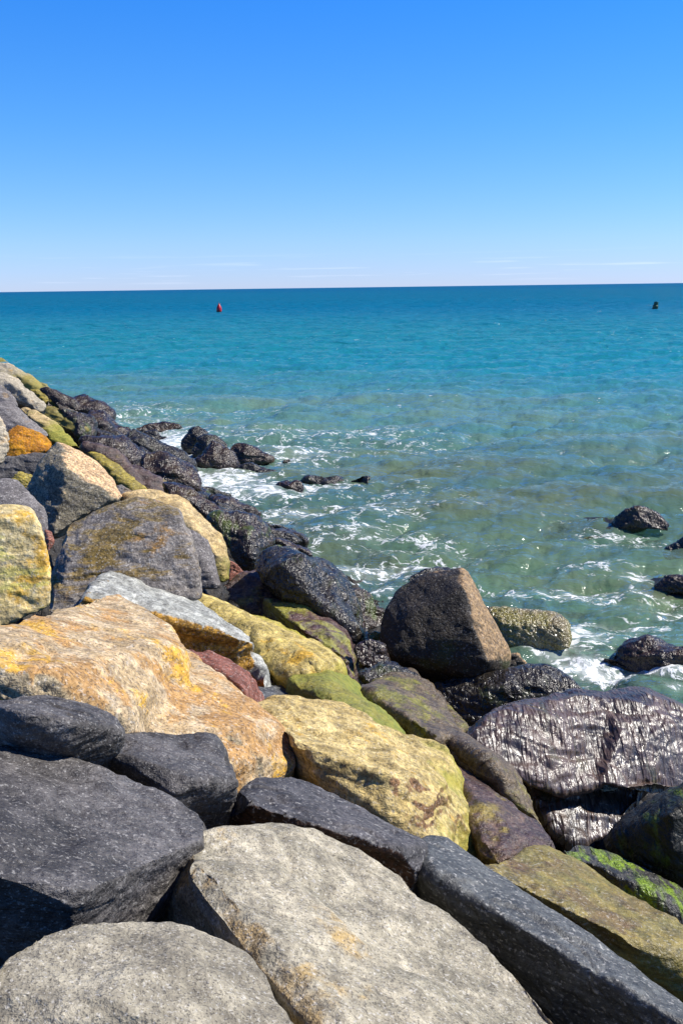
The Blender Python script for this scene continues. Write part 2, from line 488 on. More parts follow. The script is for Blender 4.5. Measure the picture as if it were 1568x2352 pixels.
def build_rock(name, hulls, mat, label, group=None, rough=1.0, thick=None, soft=0, cat='rock', facet=1.15,
               mode='S', base=None, tilt=55.0, ground='slope', z=0.0, strata=(0.3, 0.4), chip=1.0, shrink=0.84, yaw=0.0, cuts=6, inflate=1.018):
    """hulls: list of blocks, each a list of (height, [(u, v), ...]) measured groups.
    mode S: points lie on the jetty face raised by height.  mode T: points lie on a plane leaning back by `tilt`
    degrees that stands on the ground at `base`, pushed out by height."""
    _seed[0] += 1
    sd = _seed[0]
    allp, sets = [], []
    if mode == 'T':
        if base is None:
            uv = [p for hl in hulls for h, pts in hl for p in pts]
            base = (sum(p[0] for p in uv) / len(uv), max(p[1] for p in uv))
        P0 = on_water(base[0], base[1], z) if ground == 'water' else on_slope(base[0], base[1], z)
        vd = P0 - CAM; vd[2] = 0; vd /= np.linalg.norm(vd)
        yw = R(yaw)                                  # turn the leaning face towards the sea side
        fd_ = np.array([-vd[0] * math.cos(yw) + vd[1] * math.sin(yw), -vd[1] * math.cos(yw) - vd[0] * math.sin(yw), 0])
        n = fd_ * math.sin(R(tilt)) + np.array([0, 0, 1.0]) * math.cos(R(tilt))
    for hl in hulls:
        if mode == 'W':
            sets.append(np.array(hl)); allp.append(np.array(hl))
            continue
        pts = []
        for h, uvs in hl:
            for (u, v) in uvs:
                if mode == 'S':
                    p = on_slope(u, v, h)
                else:
                    d = ray(u, v)
                    t = np.dot(P0 + n * h - CAM, n) / np.dot(d, n)
                    p = CAM + d * t
                pts.append(p)
        pts = np.array(pts)
        pts = pts.mean(0) + (pts - pts.mean(0)) * inflate
        sets.append(pts); allp.append(pts)
    allp = np.concatenate(allp)
    ext = allp.max(0) - allp.min(0)
    L = float(np.sort(ext)[-1] * 0.6 + np.sort(ext)[-2] * 0.4)
    Lc = float(np.sort(ext)[1])
    T = thick if thick else 0.40 * L
    D = float(np.linalg.norm(allp.mean(0) - CAM))
    edge = max(1.9 * D / 994.0, L / 132.0)            # aim at faces about two picture elements wide
    sub = 1
    voxel = min(edge * 1.9, L / 17.0)
    cen = allp.mean(0)
    vd = cen - CAM; vd[2] = 0; vd /= np.linalg.norm(vd)
    bm = bmesh.new()
    for pts in sets:
        c = pts.mean(0)
        if mode == 'W':
            push = np.array([0, 0, -1.0]) * T
        elif mode == 'S':
            push = vd * 0.35 * T + np.array([0, 0, -1.0]) * T
        else:
            push = vd * T + np.array([0, 0, -0.35 * T])
        low = c + (pts - c) * shrink + push
        lim = c + (pts - c) * 0.99 + push * 0.45
        vs_ = [bm.verts.new(p - cen) for p in np.concatenate([pts, lim, low])]
        r = bmesh.ops.convex_hull(bm, input=vs_, use_existing_faces=False)
        dele = {g for g in r['geom_interior'] if isinstance(g, bmesh.types.BMVert)} | \
               {g for g in r['geom_unused'] if isinstance(g, bmesh.types.BMVert)}
        bmesh.ops.delete(bm, geom=list(dele), context='VERTS')
    bmesh.ops.recalc_face_normals(bm, faces=bm.faces)
    me = bpy.data.meshes.new('tmp')
    bm.to_mesh(me); bm.free()
    o = bpy.data.objects.new('tmp', me)
    col.objects.link(o)
    m = o.modifiers.new('r', 'REMESH'); m.mode = 'VOXEL'; m.voxel_size = voxel
    if soft:
        m = o.modifiers.new('s', 'SMOOTH'); m.iterations = soft; m.factor = 0.5
    m = o.modifiers.new('u', 'SUBSURF'); m.levels = sub; m.render_levels = sub
    dg = bpy.context.evaluated_depsgraph_get()
    ev = o.evaluated_get(dg)
    fin = bpy.data.meshes.new_from_object(ev, depsgraph=dg)
    bpy.data.objects.remove(o); bpy.data.meshes.remove(me)
    N = len(fin.vertices)
    co = np.empty(N * 3, dtype=np.float32); fin.vertices.foreach_get('co', co); co = co.reshape(-1, 3).astype(np.float64)
    no = np.empty(N * 3, dtype=np.float32); fin.vertices.foreach_get('normal', no); no = no.reshape(-1, 3).astype(np.float64)
    rs = np.random.RandomState(sd)
    for kc in range(cuts):
        nv = rs.normal(size=3); nv[2] = abs(nv[2]) * 0.9; nv[1] -= 0.35
        nv /= np.linalg.norm(nv)
        pr = co.dot(nv)
        lim_ = pr.max() - rs.uniform(0.010, 0.040) * Lc
        co -= np.outer(np.clip(pr - lim_, 0, None) * 0.96, nv)
    fin.vertices.foreach_set('co', co.reshape(-1).astype(np.float32))
    fin.update()
    fin.vertices.foreach_get('normal', no_ := np.empty(N * 3, dtype=np.float32))
    no = no_.reshape(-1, 3).astype(np.float64)
    q = co / L + sd * 7.31
    ax = np.array([strata[0] * rs.uniform(0.6, 1.4), strata[1] * rs.uniform(-1, 1), 1.0]); ax /= np.linalg.norm(ax)
    qs = q + np.outer(co.dot(ax) / L, ax) * 3.0
    wr = 0.12 * np.stack([pnoise(q * 3 + 3), pnoise(q * 3 + 31), pnoise(q * 3 + 57)], 1)
    d = 0.011 * pnoise(q * 1.7 + 0.3) + 0.010 * pnoise((q + wr) * 3.6)
    # broken faces: creased, piecewise flat relief
    ql = co / L + 0.35 * wr
    for kf, amp in ((7, 0.020), (26, 0.011)):
        f_ = 0.0
        for sg_ in (1, -1):
            nv = rs.normal(size=(kf, 3)); nv /= np.linalg.norm(nv, axis=1)[:, None]
            f_ = f_ + sg_ * (ql.dot(nv.T) + rs.uniform(0.0, 0.30, kf)[None, :]).min(1)
        f_ -= f_.mean()
        d += facet * amp * np.clip(f_ / (f_.std() + 1e-6), -2.2, 1.6)
    rd = 1 - np.abs(pnoise((qs + wr) * 3.0)) * 2
    d += 0.013 * rd
    d += 0.011 * fbm((q + wr) * 8.0, 3)
    # broken-off flakes: steps where the noise passes a level
    st = pnoise((qs + wr * 1.5) * 2.3 + 9)
    d -= chip * 0.016 * (1 / (1 + np.exp(-(st - 0.12) * 40)))
    st2 = pnoise((qs + wr * 2) * 5.0 + 29)
    d -= chip * 0.007 * (1 / (1 + np.exp(-(st2 - 0.15) * 34)))
    ck = np.abs(pnoise((qs + wr) * 2.0 + 4.4))
    d -= chip * 0.014 * np.exp(-(ck / 0.02) ** 2) * (pnoise(q * 2.2 + 61) > 0.0)
    d += 0.0042 * fbm(q * 30.0, 2)
    co = co + no * (d * L * rough)[:, None]
    # base of the thing: lowest point becomes the origin height
    fin.vertices.foreach_set('co', co.reshape(-1).astype(np.float32))
    fin.polygons.foreach_set('use_smooth', np.ones(len(fin.polygons), dtype=bool))
    fin.materials.clear()
    fin.materials.append(M[mat])
    fin.update()
    fin.name = name
    ob = bpy.data.objects.new(name, fin)
    ob.location = cen
    col.objects.link(ob)
    tag(ob, label, cat, group)
    ROCKS.append((ob, co + cen))
    return ob


# ------------------------------------------------------------------ the sea
def wave_tile(n, size, wind_dir, wlen, seed, spread=2.0, small=0.0):
    """periodic wave field (height, dx, dy), unit rms height"""
    rs = np.random.RandomState(seed)
    k1 = 2 * np.pi * np.fft.fftfreq(n, size / n)
    kx, ky = np.meshgrid(k1, k1, indexing='ij')
    k = np.hypot(kx, ky); k[0, 0] = 1e-6
    k0 = 2 * np.pi / wlen
    ct = (kx * wind_dir[0] + ky * wind_dir[1]) / k
    sp = np.exp(-0.9 * (k0 / k) ** 2) / k ** 3.6 * np.abs(ct) ** spread * np.exp(-(k * small) ** 2)
    sp[0, 0] = 0
    h = np.sqrt(sp) * (rs.normal(size=(n, n)) + 1j * rs.normal(size=(n, n)))
    H = np.real(np.fft.ifft2(h)); s = H.std()
    DX = np.real(np.fft.ifft2(-1j * kx / k * h)); DY = np.real(np.fft.ifft2(-1j * ky / k * h))
    return H / s, DX / s, DY / s


def samp(tile, size, x, y):
    n = tile.shape[0]
    fx, fy = (x / size * n) % n, (y / size * n) % n
    ix, iy = np.floor(fx).astype(int), np.floor(fy).astype(int)
    ax, ay = fx - ix, fy - iy
    ix %= n; iy %= n
    jx, jy = (ix + 1) % n, (iy + 1) % n
    return (tile[ix, iy] * (1 - ax) * (1 - ay) + tile[jx, iy] * ax * (1 - ay) +
            tile[ix, jy] * (1 - ax) * ay + tile[jx, jy] * ax * ay)


# foam: (u, v, radius across, radius along the view, strength), measured on the water
FOAM = [
    (300, 950, 2.2, 3.0, 0.55), (360, 1012, 1.6, 3.2, 1.5), (395, 1020, 1.2, 2.0, 1.7), (425, 1035, 0.8, 2.0, 1.6), (520, 950, 3.5, 2.5, 0.25),
    (650, 1000, 3.5, 1.8, 0.55), (800, 1000, 3.0, 1.6, 0.5), (900, 1020, 3.0, 1.8, 0.35), (680, 1040, 1.4, 1.2, 0.9),
    (1050, 1010, 3.5, 1.6, 0.2), (470, 1105, 1.3, 1.3, 1.7), (520, 1110, 1.2, 1.0, 1.5), (600, 1130, 1.6, 0.8, 1.35),
    (690, 1130, 1.0, 0.8, 0.9), (760, 1118, 1.0, 0.5, 0.9), (600, 1165, 1.0, 0.5, 0.6), (700, 1180, 1.0, 0.8, 0.85),
    (660, 1200, 0.8, 0.4, 0.7), (790, 1170, 1.2, 0.7, 0.6), (860, 1190, 1.0, 0.8, 0.6), (820, 1230, 1.0, 0.6, 0.6),
    (900, 1130, 1.8, 1.0, 0.35), (960, 1170, 1.4, 0.8, 0.3), (700, 1250, 0.8, 0.5, 0.4), (850, 1300, 0.9, 0.5, 0.85),
    (930, 1290, 0.9, 0.4, 0.8), (800, 1310, 0.5, 0.4, 0.7), (960, 1250, 1.0, 0.6, 0.5), (880, 1345, 0.5, 0.35, 0.6),
    (1000, 1270, 0.8, 0.4, 0.4), (1140, 1250, 0.8, 0.4, 0.25), (1100, 1350, 0.7, 0.35, 0.7), (1160, 1355, 0.8, 0.3, 0.7),
    (1250, 1360, 0.8, 0.25, 0.6), (1340, 1365, 0.7, 0.3, 0.75), (1430, 1355, 0.6, 0.3, 0.85), (1470, 1320, 0.4, 0.3, 0.75),
    (1380, 1300, 0.8, 0.4, 0.45), (1500, 1360, 0.6, 0.2, 0.6), (1280, 1235, 1.0, 0.3, 0.35), (1400, 1215, 0.8, 0.25, 0.6),
    (1320, 1190, 0.9, 0.3, 0.3), (1440, 1215, 0.5, 0.2, 0.8), (1560, 1400, 0.3, 0.3, 0.7), (1540, 1420, 0.4, 0.2, 0.7),
    (1380, 1440, 0.7, 0.3, 0.75), (1440, 1450, 0.6, 0.3, 0.7), (1340, 1480, 0.6, 0.25, 0.85), (1260, 1500, 0.5, 0.28, 1.25),
    (1310, 1520, 0.5, 0.28, 1.3), (1370, 1540, 0.6, 0.28, 1.3), (1470, 1548, 0.7, 0.2, 1.25), (1550, 1545, 0.5, 0.25, 1.1),
    (1420, 1570, 0.6, 0.15, 0.5), (1550, 1590, 0.3, 0.2, 0.6), (1250, 1545, 0.4, 0.15, 0.8), (1500, 1250, 0.6, 0.4, 0.4),
    (1180, 1080, 3.0, 1.6, 0.14), (1350, 1050, 3.0, 2.0, 0.14), (1100, 1150, 2.0, 1.0, 0.14), (480, 1040, 1.5, 1.0, 0.7),
]


def make_sea():
    a_in = np.linspace(-R(24), R(24), 520)
    a_r = R(25) + np.cumsum(np.geomspace(R(0.12), R(12), 46)); a_r = a_r[a_r < R(176)]
    az = np.concatenate([-a_r[::-1], a_in, a_r])
    r = np.concatenate([np.geomspace(4.5, 420, 640), np.geomspace(430, 40000, 60)])
    A, RR = np.meshgrid(az, r)
    X, Y = RR * np.sin(A), RR * np.cos(A)
    wd = np.array([0.42, -0.91])
    H1, D1x, D1y = wave_tile(512, 61.0, wd, 9.0, 3, 2.5, 0.02)
    H2, D2x, D2y = wave_tile(512, 17.3, np.array([0.1, -1.0]), 2.6, 5, 1.2, 0.01)
    H3, D3x, D3y = wave_tile(512, 5.9, np.array([0.6, -0.8]), 0.8, 9, 0.8, 0.004)
    fr = np.gradient(r)[:, None]
    f1 = np.clip(2.0 - fr / 2.0, 0, 1); f2 = np.clip(1.5 - fr / 0.6, 0, 1); f3 = np.clip(1.4 - fr / 0.16, 0, 1)
    calm = np.clip(RR / 22.0, 0.45, 1.0)
    a1, a2, a3 = 0.095 * calm, 0.050, 0.016
    Z = a1 * f1 * samp(H1, 61.0, X, Y) + a2 * f2 * samp(H2, 17.3, X, Y) + a3 * f3 * samp(H3, 5.9, X, Y)
    ch = 0.9
    XX = X + ch * (a1 * f1 * samp(D1x, 61.0, X, Y) + a2 * f2 * samp(D2x, 17.3, X, Y) + a3 * f3 * samp(D3x, 5.9, X, Y))
    YY = Y + ch * (a1 * f1 * samp(D1y, 61.0, X, Y) + a2 * f2 * samp(D2y, 17.3, X, Y) + a3 * f3 * samp(D3y, 5.9, X, Y))
    foam = np.zeros_like(X)
    near = RR < 80
    for (u, v, ra, rl, s) in FOAM:
        c = on_water(u, v)
        d = c[:2] / np.linalg.norm(c[:2])
        px, py = X[near] - c[0], Y[near] - c[1]
        al = (px * d[0] + py * d[1]) / (rl * 1.25); ac = (px * d[1] - py * d[0]) / (ra * 1.1)
        foam[near] = np.maximum(foam[near], s * np.exp(-(al * al + ac * ac)))
    # seaward distance: shallow, silty water by the stones; deeper, bluer water further out
    o = grid_mesh('sea', np.stack([XX, YY, Z], -1), water, wrap=False)
    at = o.data.attributes.new('foam', 'FLOAT', 'POINT')
    at.data.foreach_set('value', foam.reshape(-1).astype(np.float32))
    tag(o, 'blue green sea with rippled waves and lacy white foam near the stones', kind='structure')
    return o


def water_material():
    t = NT('sea water')
    geo = t.n.new('ShaderNodeNewGeometry')
    P = geo.outputs['Position']
    sx = t.n.new('ShaderNodeSeparateXYZ'); t.l.new(P, sx.inputs[0])
    fo = t.n.new('ShaderNodeAttribute'); fo.attribute_name = 'foam'
    dens = t.math('MULTIPLY', fo.outputs['Fac'], t.rng(sx.outputs[1], 14, 26, 0.95, 0.72))
    # distance offshore, with wandering silt boundary
    wob = t.noise(t.mapping(P, (0.018, 0.05, 0.05)), 1.0, 4, 0.6)
    dist = t.math('ADD', sx.outputs[1], t.math('MULTIPLY', sx.outputs[0], 0.25))
    dist = t.math('ADD', dist, t.math('MULTIPLY', t.math('SUBTRACT', wob, 0.5), 40.0))
    silt = t.math('MULTIPLY', t.noise(t.mapping(P, (0.12, 0.35, 0.3)), 1.0, 3, 0.5), 1.0)
    near_c = t.mix(t.rng(silt, 0.35, 0.65), (0.108, 0.205, 0.150), (0.175, 0.228, 0.128))
    c = t.mix(t.rng(dist, 22, 70), near_c, (0.012, 0.200, 0.235))
    c = t.mix(t.rng(dist, 60, 260), c, (0.0, 0.125, 0.225))
    c = t.mix(t.rng(dist, 300, 2500), c, (0.0, 0.100, 0.215))
    # ripples: fine relief on top of the modelled waves, coarser further out
    b1 = t.noise(t.mapping(P, (2.2, 4.2, 3.0), (0, 0, 0.3)), 1.0, 4, 0.6, 0.4)
    b2 = t.noise(t.mapping(P, (0.30, 0.75, 0.5), (0, 0, 0.25)), 1.0, 4, 0.6, 0.3)
    b3 = t.noise(t.mapping(P, (0.045, 0.14, 0.1), (0, 0, 0.2)), 1.0, 4, 0.65)
    n1 = t.bump(b1, 1.0, 0.085)
    n2 = t.bump(t.math('MULTIPLY', b2, t.rng(sx.outputs[1], 25, 120)), 1.0, 0.9, n1)
    n3 = t.bump(t.math('MULTIPLY', b3, t.rng(sx.outputs[1], 120, 500)), 1.0, 4.5, n2)
    dif = t.n.new('ShaderNodeBsdfDiffuse')
    t.set(dif.inputs[0], c); t.set(dif.inputs['Normal'], n3)
    tr = t.n.new('ShaderNodeBsdfTransparent')
    t.set(tr.inputs[0], (0.68, 0.94, 0.86))
    body = t.n.new('ShaderNodeMixShader')
    t.set(body.inputs[0], t.rng(sx.outputs[1], 19, 40, 0.45, 0.0)); t.l.new(dif.outputs[0], body.inputs[1]); t.l.new(tr.outputs[0], body.inputs[2])
    gl = t.n.new('ShaderNodeBsdfGlossy')
    t.set(gl.inputs['Roughness'], t.rng(sx.outputs[1], 20, 200, 0.06, 0.2)); t.set(gl.inputs['Normal'], n3)
    fr = t.n.new('ShaderNodeFresnel'); fr.inputs[0].default_value = 1.33
    t.set(fr.inputs['Normal'], n3)
    fac = t.math('MINIMUM', fr.outputs[0], t.rng(sx.outputs[1], 30, 300, 0.55, 0.13))
    ws = t.n.new('ShaderNodeMixShader')
    t.set(ws.inputs[0], fac); t.l.new(body.outputs[0], ws.inputs[1]); t.l.new(gl.outputs[0], ws.inputs[2])
    # foam lace: thin winding lines that widen where foam is dense
    warp = t.n.new('ShaderNodeTexNoise'); warp.inputs['Scale'].default_value = 0.9; warp.inputs['Detail'].default_value = 3
    t.l.new(P, warp.inputs[0])
    wv = t.n.new('ShaderNodeVectorMath'); wv.operation = 'MULTIPLY_ADD'
    t.l.new(warp.outputs['Color'], wv.inputs[0]); wv.inputs[1].default_value = (0.8, 0.8, 0.0); t.l.new(P, wv.inputs[2])
    Q = t.mapping(wv.outputs[0], (1.0, 1.35, 0.0))
    l1 = t.math('ABSOLUTE', t.math('SUBTRACT', t.noise(Q, 1.5, 5, 0.6, 0.5), 0.5))
    l2 = t.math('ABSOLUTE', t.math('SUBTRACT', t.noise(t.vadd(Q, (11, 7, 0)), 3.6, 4, 0.6, 0.8), 0.5))
    br = t.noise(t.vadd(Q, (3, 19, 0)), 2.3, 4, 0.6)
    br2 = t.noise(t.vadd(Q, (23, 5, 0)), 7.5, 3, 0.6)
    dd = t.math('MULTIPLY', dens, t.rng(br, 0.36, 0.62, 0.0, 1.35))
    dd = t.math('MULTIPLY', dd, t.rng(br2, 0.36, 0.60, 0.25, 1.4))
    m1 = t.rng(t.math('SUBTRACT', l1, t.math('MULTIPLY', dd, 0.062)), -0.030, 0.018, 1.0, 0.0)
    m2 = t.rng(t.math('SUBTRACT', l2, t.math('MULTIPLY', dd, 0.060)), -0.035, 0.02, 1.0, 0.0)
    m1 = t.math('MULTIPLY', m1, t.rng(dd, 0.08, 0.26))
    m2 = t.math('MULTIPLY', m2, t.rng(dd, 0.5, 1.0))
    froth = t.math('MULTIPLY', t.rng(dens, 0.3, 1.15), t.rng(br, 0.32, 0.68, 0.12, 0.85))
    fm = t.math('MAXIMUM', t.math('MAXIMUM', m1, m2), t.math('MULTIPLY', froth, 0.75))
    # scattered flecks and small breaking crests offshore
    fl = t.noise(t.mapping(P, (2.6, 5.5, 1.0)), 1.0, 2, 0.5)
    fg = t.noise(t.mapping(P, (0.16, 0.3, 1.0)), 1.0, 3, 0.6)
    flm = t.math('MULTIPLY', t.rng(fl, 0.70, 0.74), t.rng(fg, 0.50, 0.62))
    fl2 = t.noise(t.mapping(P, (0.35, 1.3, 1.0)), 1.0, 3, 0.6)
    flm2 = t.math('MULTIPLY', t.rng(fl2, 0.745, 0.78), t.rng(sx.outputs[1], 50, 120))
    fm = t.math('MAXIMUM', fm, t.math('MAXIMUM', t.math('MULTIPLY', flm, 0.7), t.math('MULTIPLY', flm2, 0.8)))
    fn = t.noise(P, 30.0, 3, 0.6)
    fd = t.n.new('ShaderNodeBsdfDiffuse')
    t.set(fd.inputs[0], t.mix(t.rng(fn, 0.3, 0.7), (0.62, 0.66, 0.66), (0.86, 0.87, 0.86)))
    t.set(fd.inputs['Normal'], t.bump(t.math('ADD', fm, t.math('MULTIPLY', fn, 0.3)), 0.5, 0.03))
    out = t.n.new('ShaderNodeMixShader')
    t.set(out.inputs[0], t.math('MULTIPLY', fm, 0.92)); t.l.new(ws.outputs[0], out.inputs[1]); t.l.new(fd.outputs[0], out.inputs[2])
    return t.finish(out.outputs[0])


water = water_material()
sea = make_sea()

# silty bottom below the shallow water
sb = NT('silty sea bed')
sg = sb.n.new('ShaderNodeNewGeometry')
sbn = sb.noise(sg.outputs['Position'], 0.6, 4, 0.6)
sbb = sb.n.new('ShaderNodeBsdfPrincipled')
sb.set(sbb.inputs['Base Color'], sb.mix(sb.rng(sbn, 0.35, 0.65), (0.22, 0.34, 0.25), (0.26, 0.36, 0.24)))
sbb.inputs['Roughness'].default_value = 0.9
seabed_m = sb.finish(sbb.outputs[0])
gx, gy = np.meshgrid(np.linspace(-120, 120, 100), np.linspace(-60, 180, 100))
gp = np.stack([gx, gy, np.zeros_like(gx)], -1)
gp[..., 2] = -1.9 + 0.25 * pnoise(gp.reshape(-1, 3) * 0.15).reshape(gx.shape)
tag(grid_mesh('seabed', gp, seabed_m), kind='structure')

# rubble core of the jetty under the armour stones
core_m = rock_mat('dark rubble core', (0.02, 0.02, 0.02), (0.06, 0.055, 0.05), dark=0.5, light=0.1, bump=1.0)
ss = np.concatenate([np.linspace(-9, -0.5, 30), np.linspace(-0.4, 8.5, 170), np.linspace(8.7, 12, 12)])
tt = np.concatenate([np.linspace(-12, 1, 30), np.linspace(1.1, 24, 380), np.linspace(24.3, 90, 170)])
SS, TT = np.meshgrid(ss, tt)
cx_, cy_ = SS * NH[0] - TT * NH[1], SS * NH[1] + TT * NH[0]
zz = np.minimum(Z_TOP - K_SL * np.maximum(SS, -0.6), Z_TOP + 0.25) - 0.62
zz = np.maximum(zz, -2.2)
cp = np.stack([cx_, cy_, zz], -1).reshape(-1, 3)
cp[:, 2] += 0.22 * pnoise(cp * np.array([1.1, 1.1, 0.3])) + 0.10 * pnoise(cp * np.array([2.7, 2.7, 0.5]) + 9)
cp[:, 2] += 0.20 - 0.42 * np.abs(pnoise(cp * np.array([3.4, 3.4, 3.4]) + 3)) - 0.16 * np.abs(pnoise(cp * np.array([8.0, 8.0, 8.0]) + 5))
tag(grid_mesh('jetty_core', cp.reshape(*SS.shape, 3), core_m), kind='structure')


# ------------------------------------------------------------------ armour stones of the near jetty face
S = build_rock
G_NEAR = 'armour stones of the jetty'
G_TIDE = 'weed covered stones at the tide line'
G_SEA = 'rocks standing in the water'

S('granite_boulder', [[(0.24, [(-60, 2240), (50, 2168), (100, 2138), (175, 2111), (235, 2103), (350, 2111), (440, 2128), (505, 2158),
                              (565, 2198), (605, 2248), (630, 2293), (665, 2360), (700, 2460)]),
                       (0.30, [(300, 2200), (250, 2300)]), (0.1, [(-120, 2480), (300, 2560), (600, 2560)])]],
  'grey_light', 'rounded pale grey speckled granite boulder beside a broad ochre edged slab', G_NEAR, rough=0.55, chip=0.5)
S('granite_stone', [[(0.24, [(435, 1940), (450, 1928), (500, 1908), (545, 1906), (635, 1918), (700, 1891), (740, 1903), (834, 1966),
                           (919, 1993), (984, 2063), (1084, 2158), (1199, 2228), (1284, 2308), (1340, 2360), (1480, 2500), (900, 2560)]),
                    (0.27, [(442, 1993), (480, 2043), (555, 2128), (645, 2158), (670, 2243), (750, 2333)]),
                    (-0.12, [(345, 2113), (350, 2043), (375, 1993)]), (-0.35, [(480, 2250), (600, 2400)])]],
  'grey_tan', 'broad pale grey granite slab with an ochre edge and one shadowed side', G_NEAR, rough=0.6, chip=0.7)
S('dark_boulder', [[(0.26, [(-40, 1702), (50, 1694), (100, 1701), (170, 1729), (280, 1774), (350, 1814), (450, 1864), (480, 1889),
                           (490, 1914), (435, 1939)]),
                    (0.27, [(-40, 2003), (50, 2013), (130, 2033), (160, 2050), (220, 2033), (250, 1985)]),
                    (0.02, [(-40, 2063), (50, 2088), (130, 2108), (240, 2048), (400, 1962)])]],
  'dark', 'largest dark blue grey boulder with a wide flat top and undercut front', G_NEAR, rough=0.5, chip=0.8)
S('dark_stone', [[(-0.02, [(-40, 2083), (130, 2090), (240, 2040), (335, 2008), (320, 2038), (270, 2103)]),
                  (-0.16, [(175, 2125), (50, 2180), (-40, 2210)])]],
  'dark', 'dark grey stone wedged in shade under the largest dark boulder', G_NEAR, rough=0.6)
S('dark_boulder', [[(0.20, [(230, 1735), (252, 1694), (280, 1682), (350, 1679), (425, 1689), (480, 1697), (505, 1719)]),
                    (0.25, [(285, 1740), (400, 1800), (525, 1762), (540, 1795)]),
                    (0.0, [(330, 1800), (440, 1860), (470, 1873), (500, 1858), (540, 1812)])]],
  'dark', 'dark grey boulder wedged between the largest dark boulder and the ochre boulder', G_NEAR, rough=0.7)
S('dark_boulder', [[(0.36, [(-40, 1610), (20, 1599), (60, 1592), (100, 1594), (140, 1604), (195, 1614), (240, 1627), (260, 1649), (272, 1679)]),
                    (0.42, [(40, 1640), (150, 1660)]),
                    (0.16, [(230, 1712), (220, 1734), (175, 1735), (75, 1705), (-40, 1712)])]],
  'dark', 'low rounded dark grey boulder lying against the foot of the ochre boulder', G_NEAR, rough=0.7)
S('dark_stone', [[(0.14, [(545, 1813), (575, 1788), (595, 1776), (625, 1779), (670, 1774), (700, 1786), (784, 1836), (834, 1858),
                        (919, 1906), (974, 1936)]),
                 (0.18, [(560, 1840), (600, 1810), (645, 1815), (725, 1868), (784, 1888), (870, 1922), (950, 1965)]),
                 (-0.08, [(490, 1885), (520, 1915), (630, 1930), (740, 1910), (850, 1990), (944, 2022)])]],
  'dark_brown', 'long dark grey stone with a brown shaded face between two pale slabs', G_NEAR, rough=0.6)
S('dark_stone', [[(0.10, [(979, 1940), (994, 1928), (1034, 1938), (1084, 1978), (1134, 2031), (1184, 2063), (1259, 2108), (1334, 2153),
                        (1409, 2193), (1484, 2233), (1568, 2288), (1640, 2335)]),
                 (0.10, [(975, 1990), (1000, 2015), (1054, 2043), (1104, 2073), (1179, 2088), (1234, 2133), (1314, 2183), (1384, 2228), (1484, 2293), (1600, 2370)]),
                 (-0.26, [(958, 2025), (1030, 2110), (1130, 2190), (1240, 2290), (1350, 2380), (1500, 2440)])]],
  'dark_green', 'long narrow blue grey stone running alongside the broad pale slab', G_NEAR, rough=0.55, soft=1)
S('ochre_boulder', [[(0.36, [(-50, 1455), (50, 1419), (100, 1399), (150, 1387), (230, 1360), (272, 1357), (310, 1385), (350, 1408), (385, 1432),
                            (410, 1454), (422, 1490)]),
                     (0.40, [(-50, 1530), (65, 1548), (135, 1553), (200, 1530), (250, 1507), (310, 1494), (355, 1490)]),
                     (0.24, [(-50, 1600), (130, 1610), (280, 1650), (420, 1560)])],
                    [(0.17, [(350, 1488), (425, 1499), (500, 1564), (550, 1604), (580, 1624), (615, 1649), (650, 1679), (672, 1710)]),
                     (0.20, [(250, 1545), (350, 1560), (430, 1580), (500, 1625), (560, 1660), (620, 1690)]),
                     (0.10, [(270, 1680), (400, 1690), (500, 1720)]), (0.0, [(545, 1795), (600, 1780), (645, 1778), (672, 1758), (679, 1728)])]],
  'yellow', 'huge ochre and orange stained granite boulder with a flat slanting top', G_NEAR, rough=0.55)
S('cream_block', [[(0.0, [(-40, 1161), (36, 1161), (72, 1169)]), (0.10, [(86, 1190), (-40, 1185)]),
                   (0.08, [(96, 1223), (108, 1263), (114, 1300), (113, 1390), (75, 1405), (40, 1422), (-40, 1444)])]],
  'cream', 'upright cream and yellow block standing behind the ochre boulder', G_NEAR, mode='T', base=(50, 1420), tilt=68, z=0.1, rough=0.5)
S('grey_boulder', [[(-0.05, [(152, 1205), (188, 1187), (240, 1171), (288, 1151), (320, 1145), (360, 1145), (400, 1159), (412, 1171)]),
                    (0.22, [(165, 1262), (260, 1235), (330, 1208), (405, 1180), (430, 1240), (445, 1300)]),
                    (0.05, [(116, 1300), (128, 1255), (140, 1223)]),
                    (0.22, [(108, 1400), (150, 1425), (250, 1425), (345, 1385), (455, 1365)])]],
  'grey_orange', 'large grey boulder with brown stained top and rust streaked flank', G_NEAR, mode='T', base=(280, 1390), tilt=52, rough=0.7)
S('grey_stone', [[(0.0, [(430, 1215), (445, 1218), (480, 1239), (482, 1267), (496, 1317), (507, 1342)]), (0.1, [(440, 1260), (470, 1300)]),
                  (0.05, [(430, 1350), (500, 1352)])]],
  'grey_mid', 'narrow grey stone leaning on the seaward flank of the large grey boulder', G_NEAR, mode='T', base=(450, 1365), tilt=60, rough=0.6, z=-0.05)
S('peaked_boulder', [[(0.0, [(62, 1123), (80, 1083), (96, 1055), (116, 1031), (128, 1017), (148, 1015), (168, 1025), (192, 1039), (224, 1059),
                            (248, 1087), (272, 1119), (287, 1139)]),
                      (0.40, [(150, 1071), (172, 1091), (200, 1111), (232, 1129), (270, 1142)]),
                      (0.42, [(135, 1159), (122, 1230)]), (0.12, [(256, 1171), (228, 1178), (188, 1195), (152, 1215)]),
                      (0.0, [(106, 1215), (80, 1160)])]],
  'peach', 'sharp peaked grey boulder with a smooth peach coloured sunlit side', G_NEAR, mode='T', base=(150, 1230), tilt=60, rough=0.7)
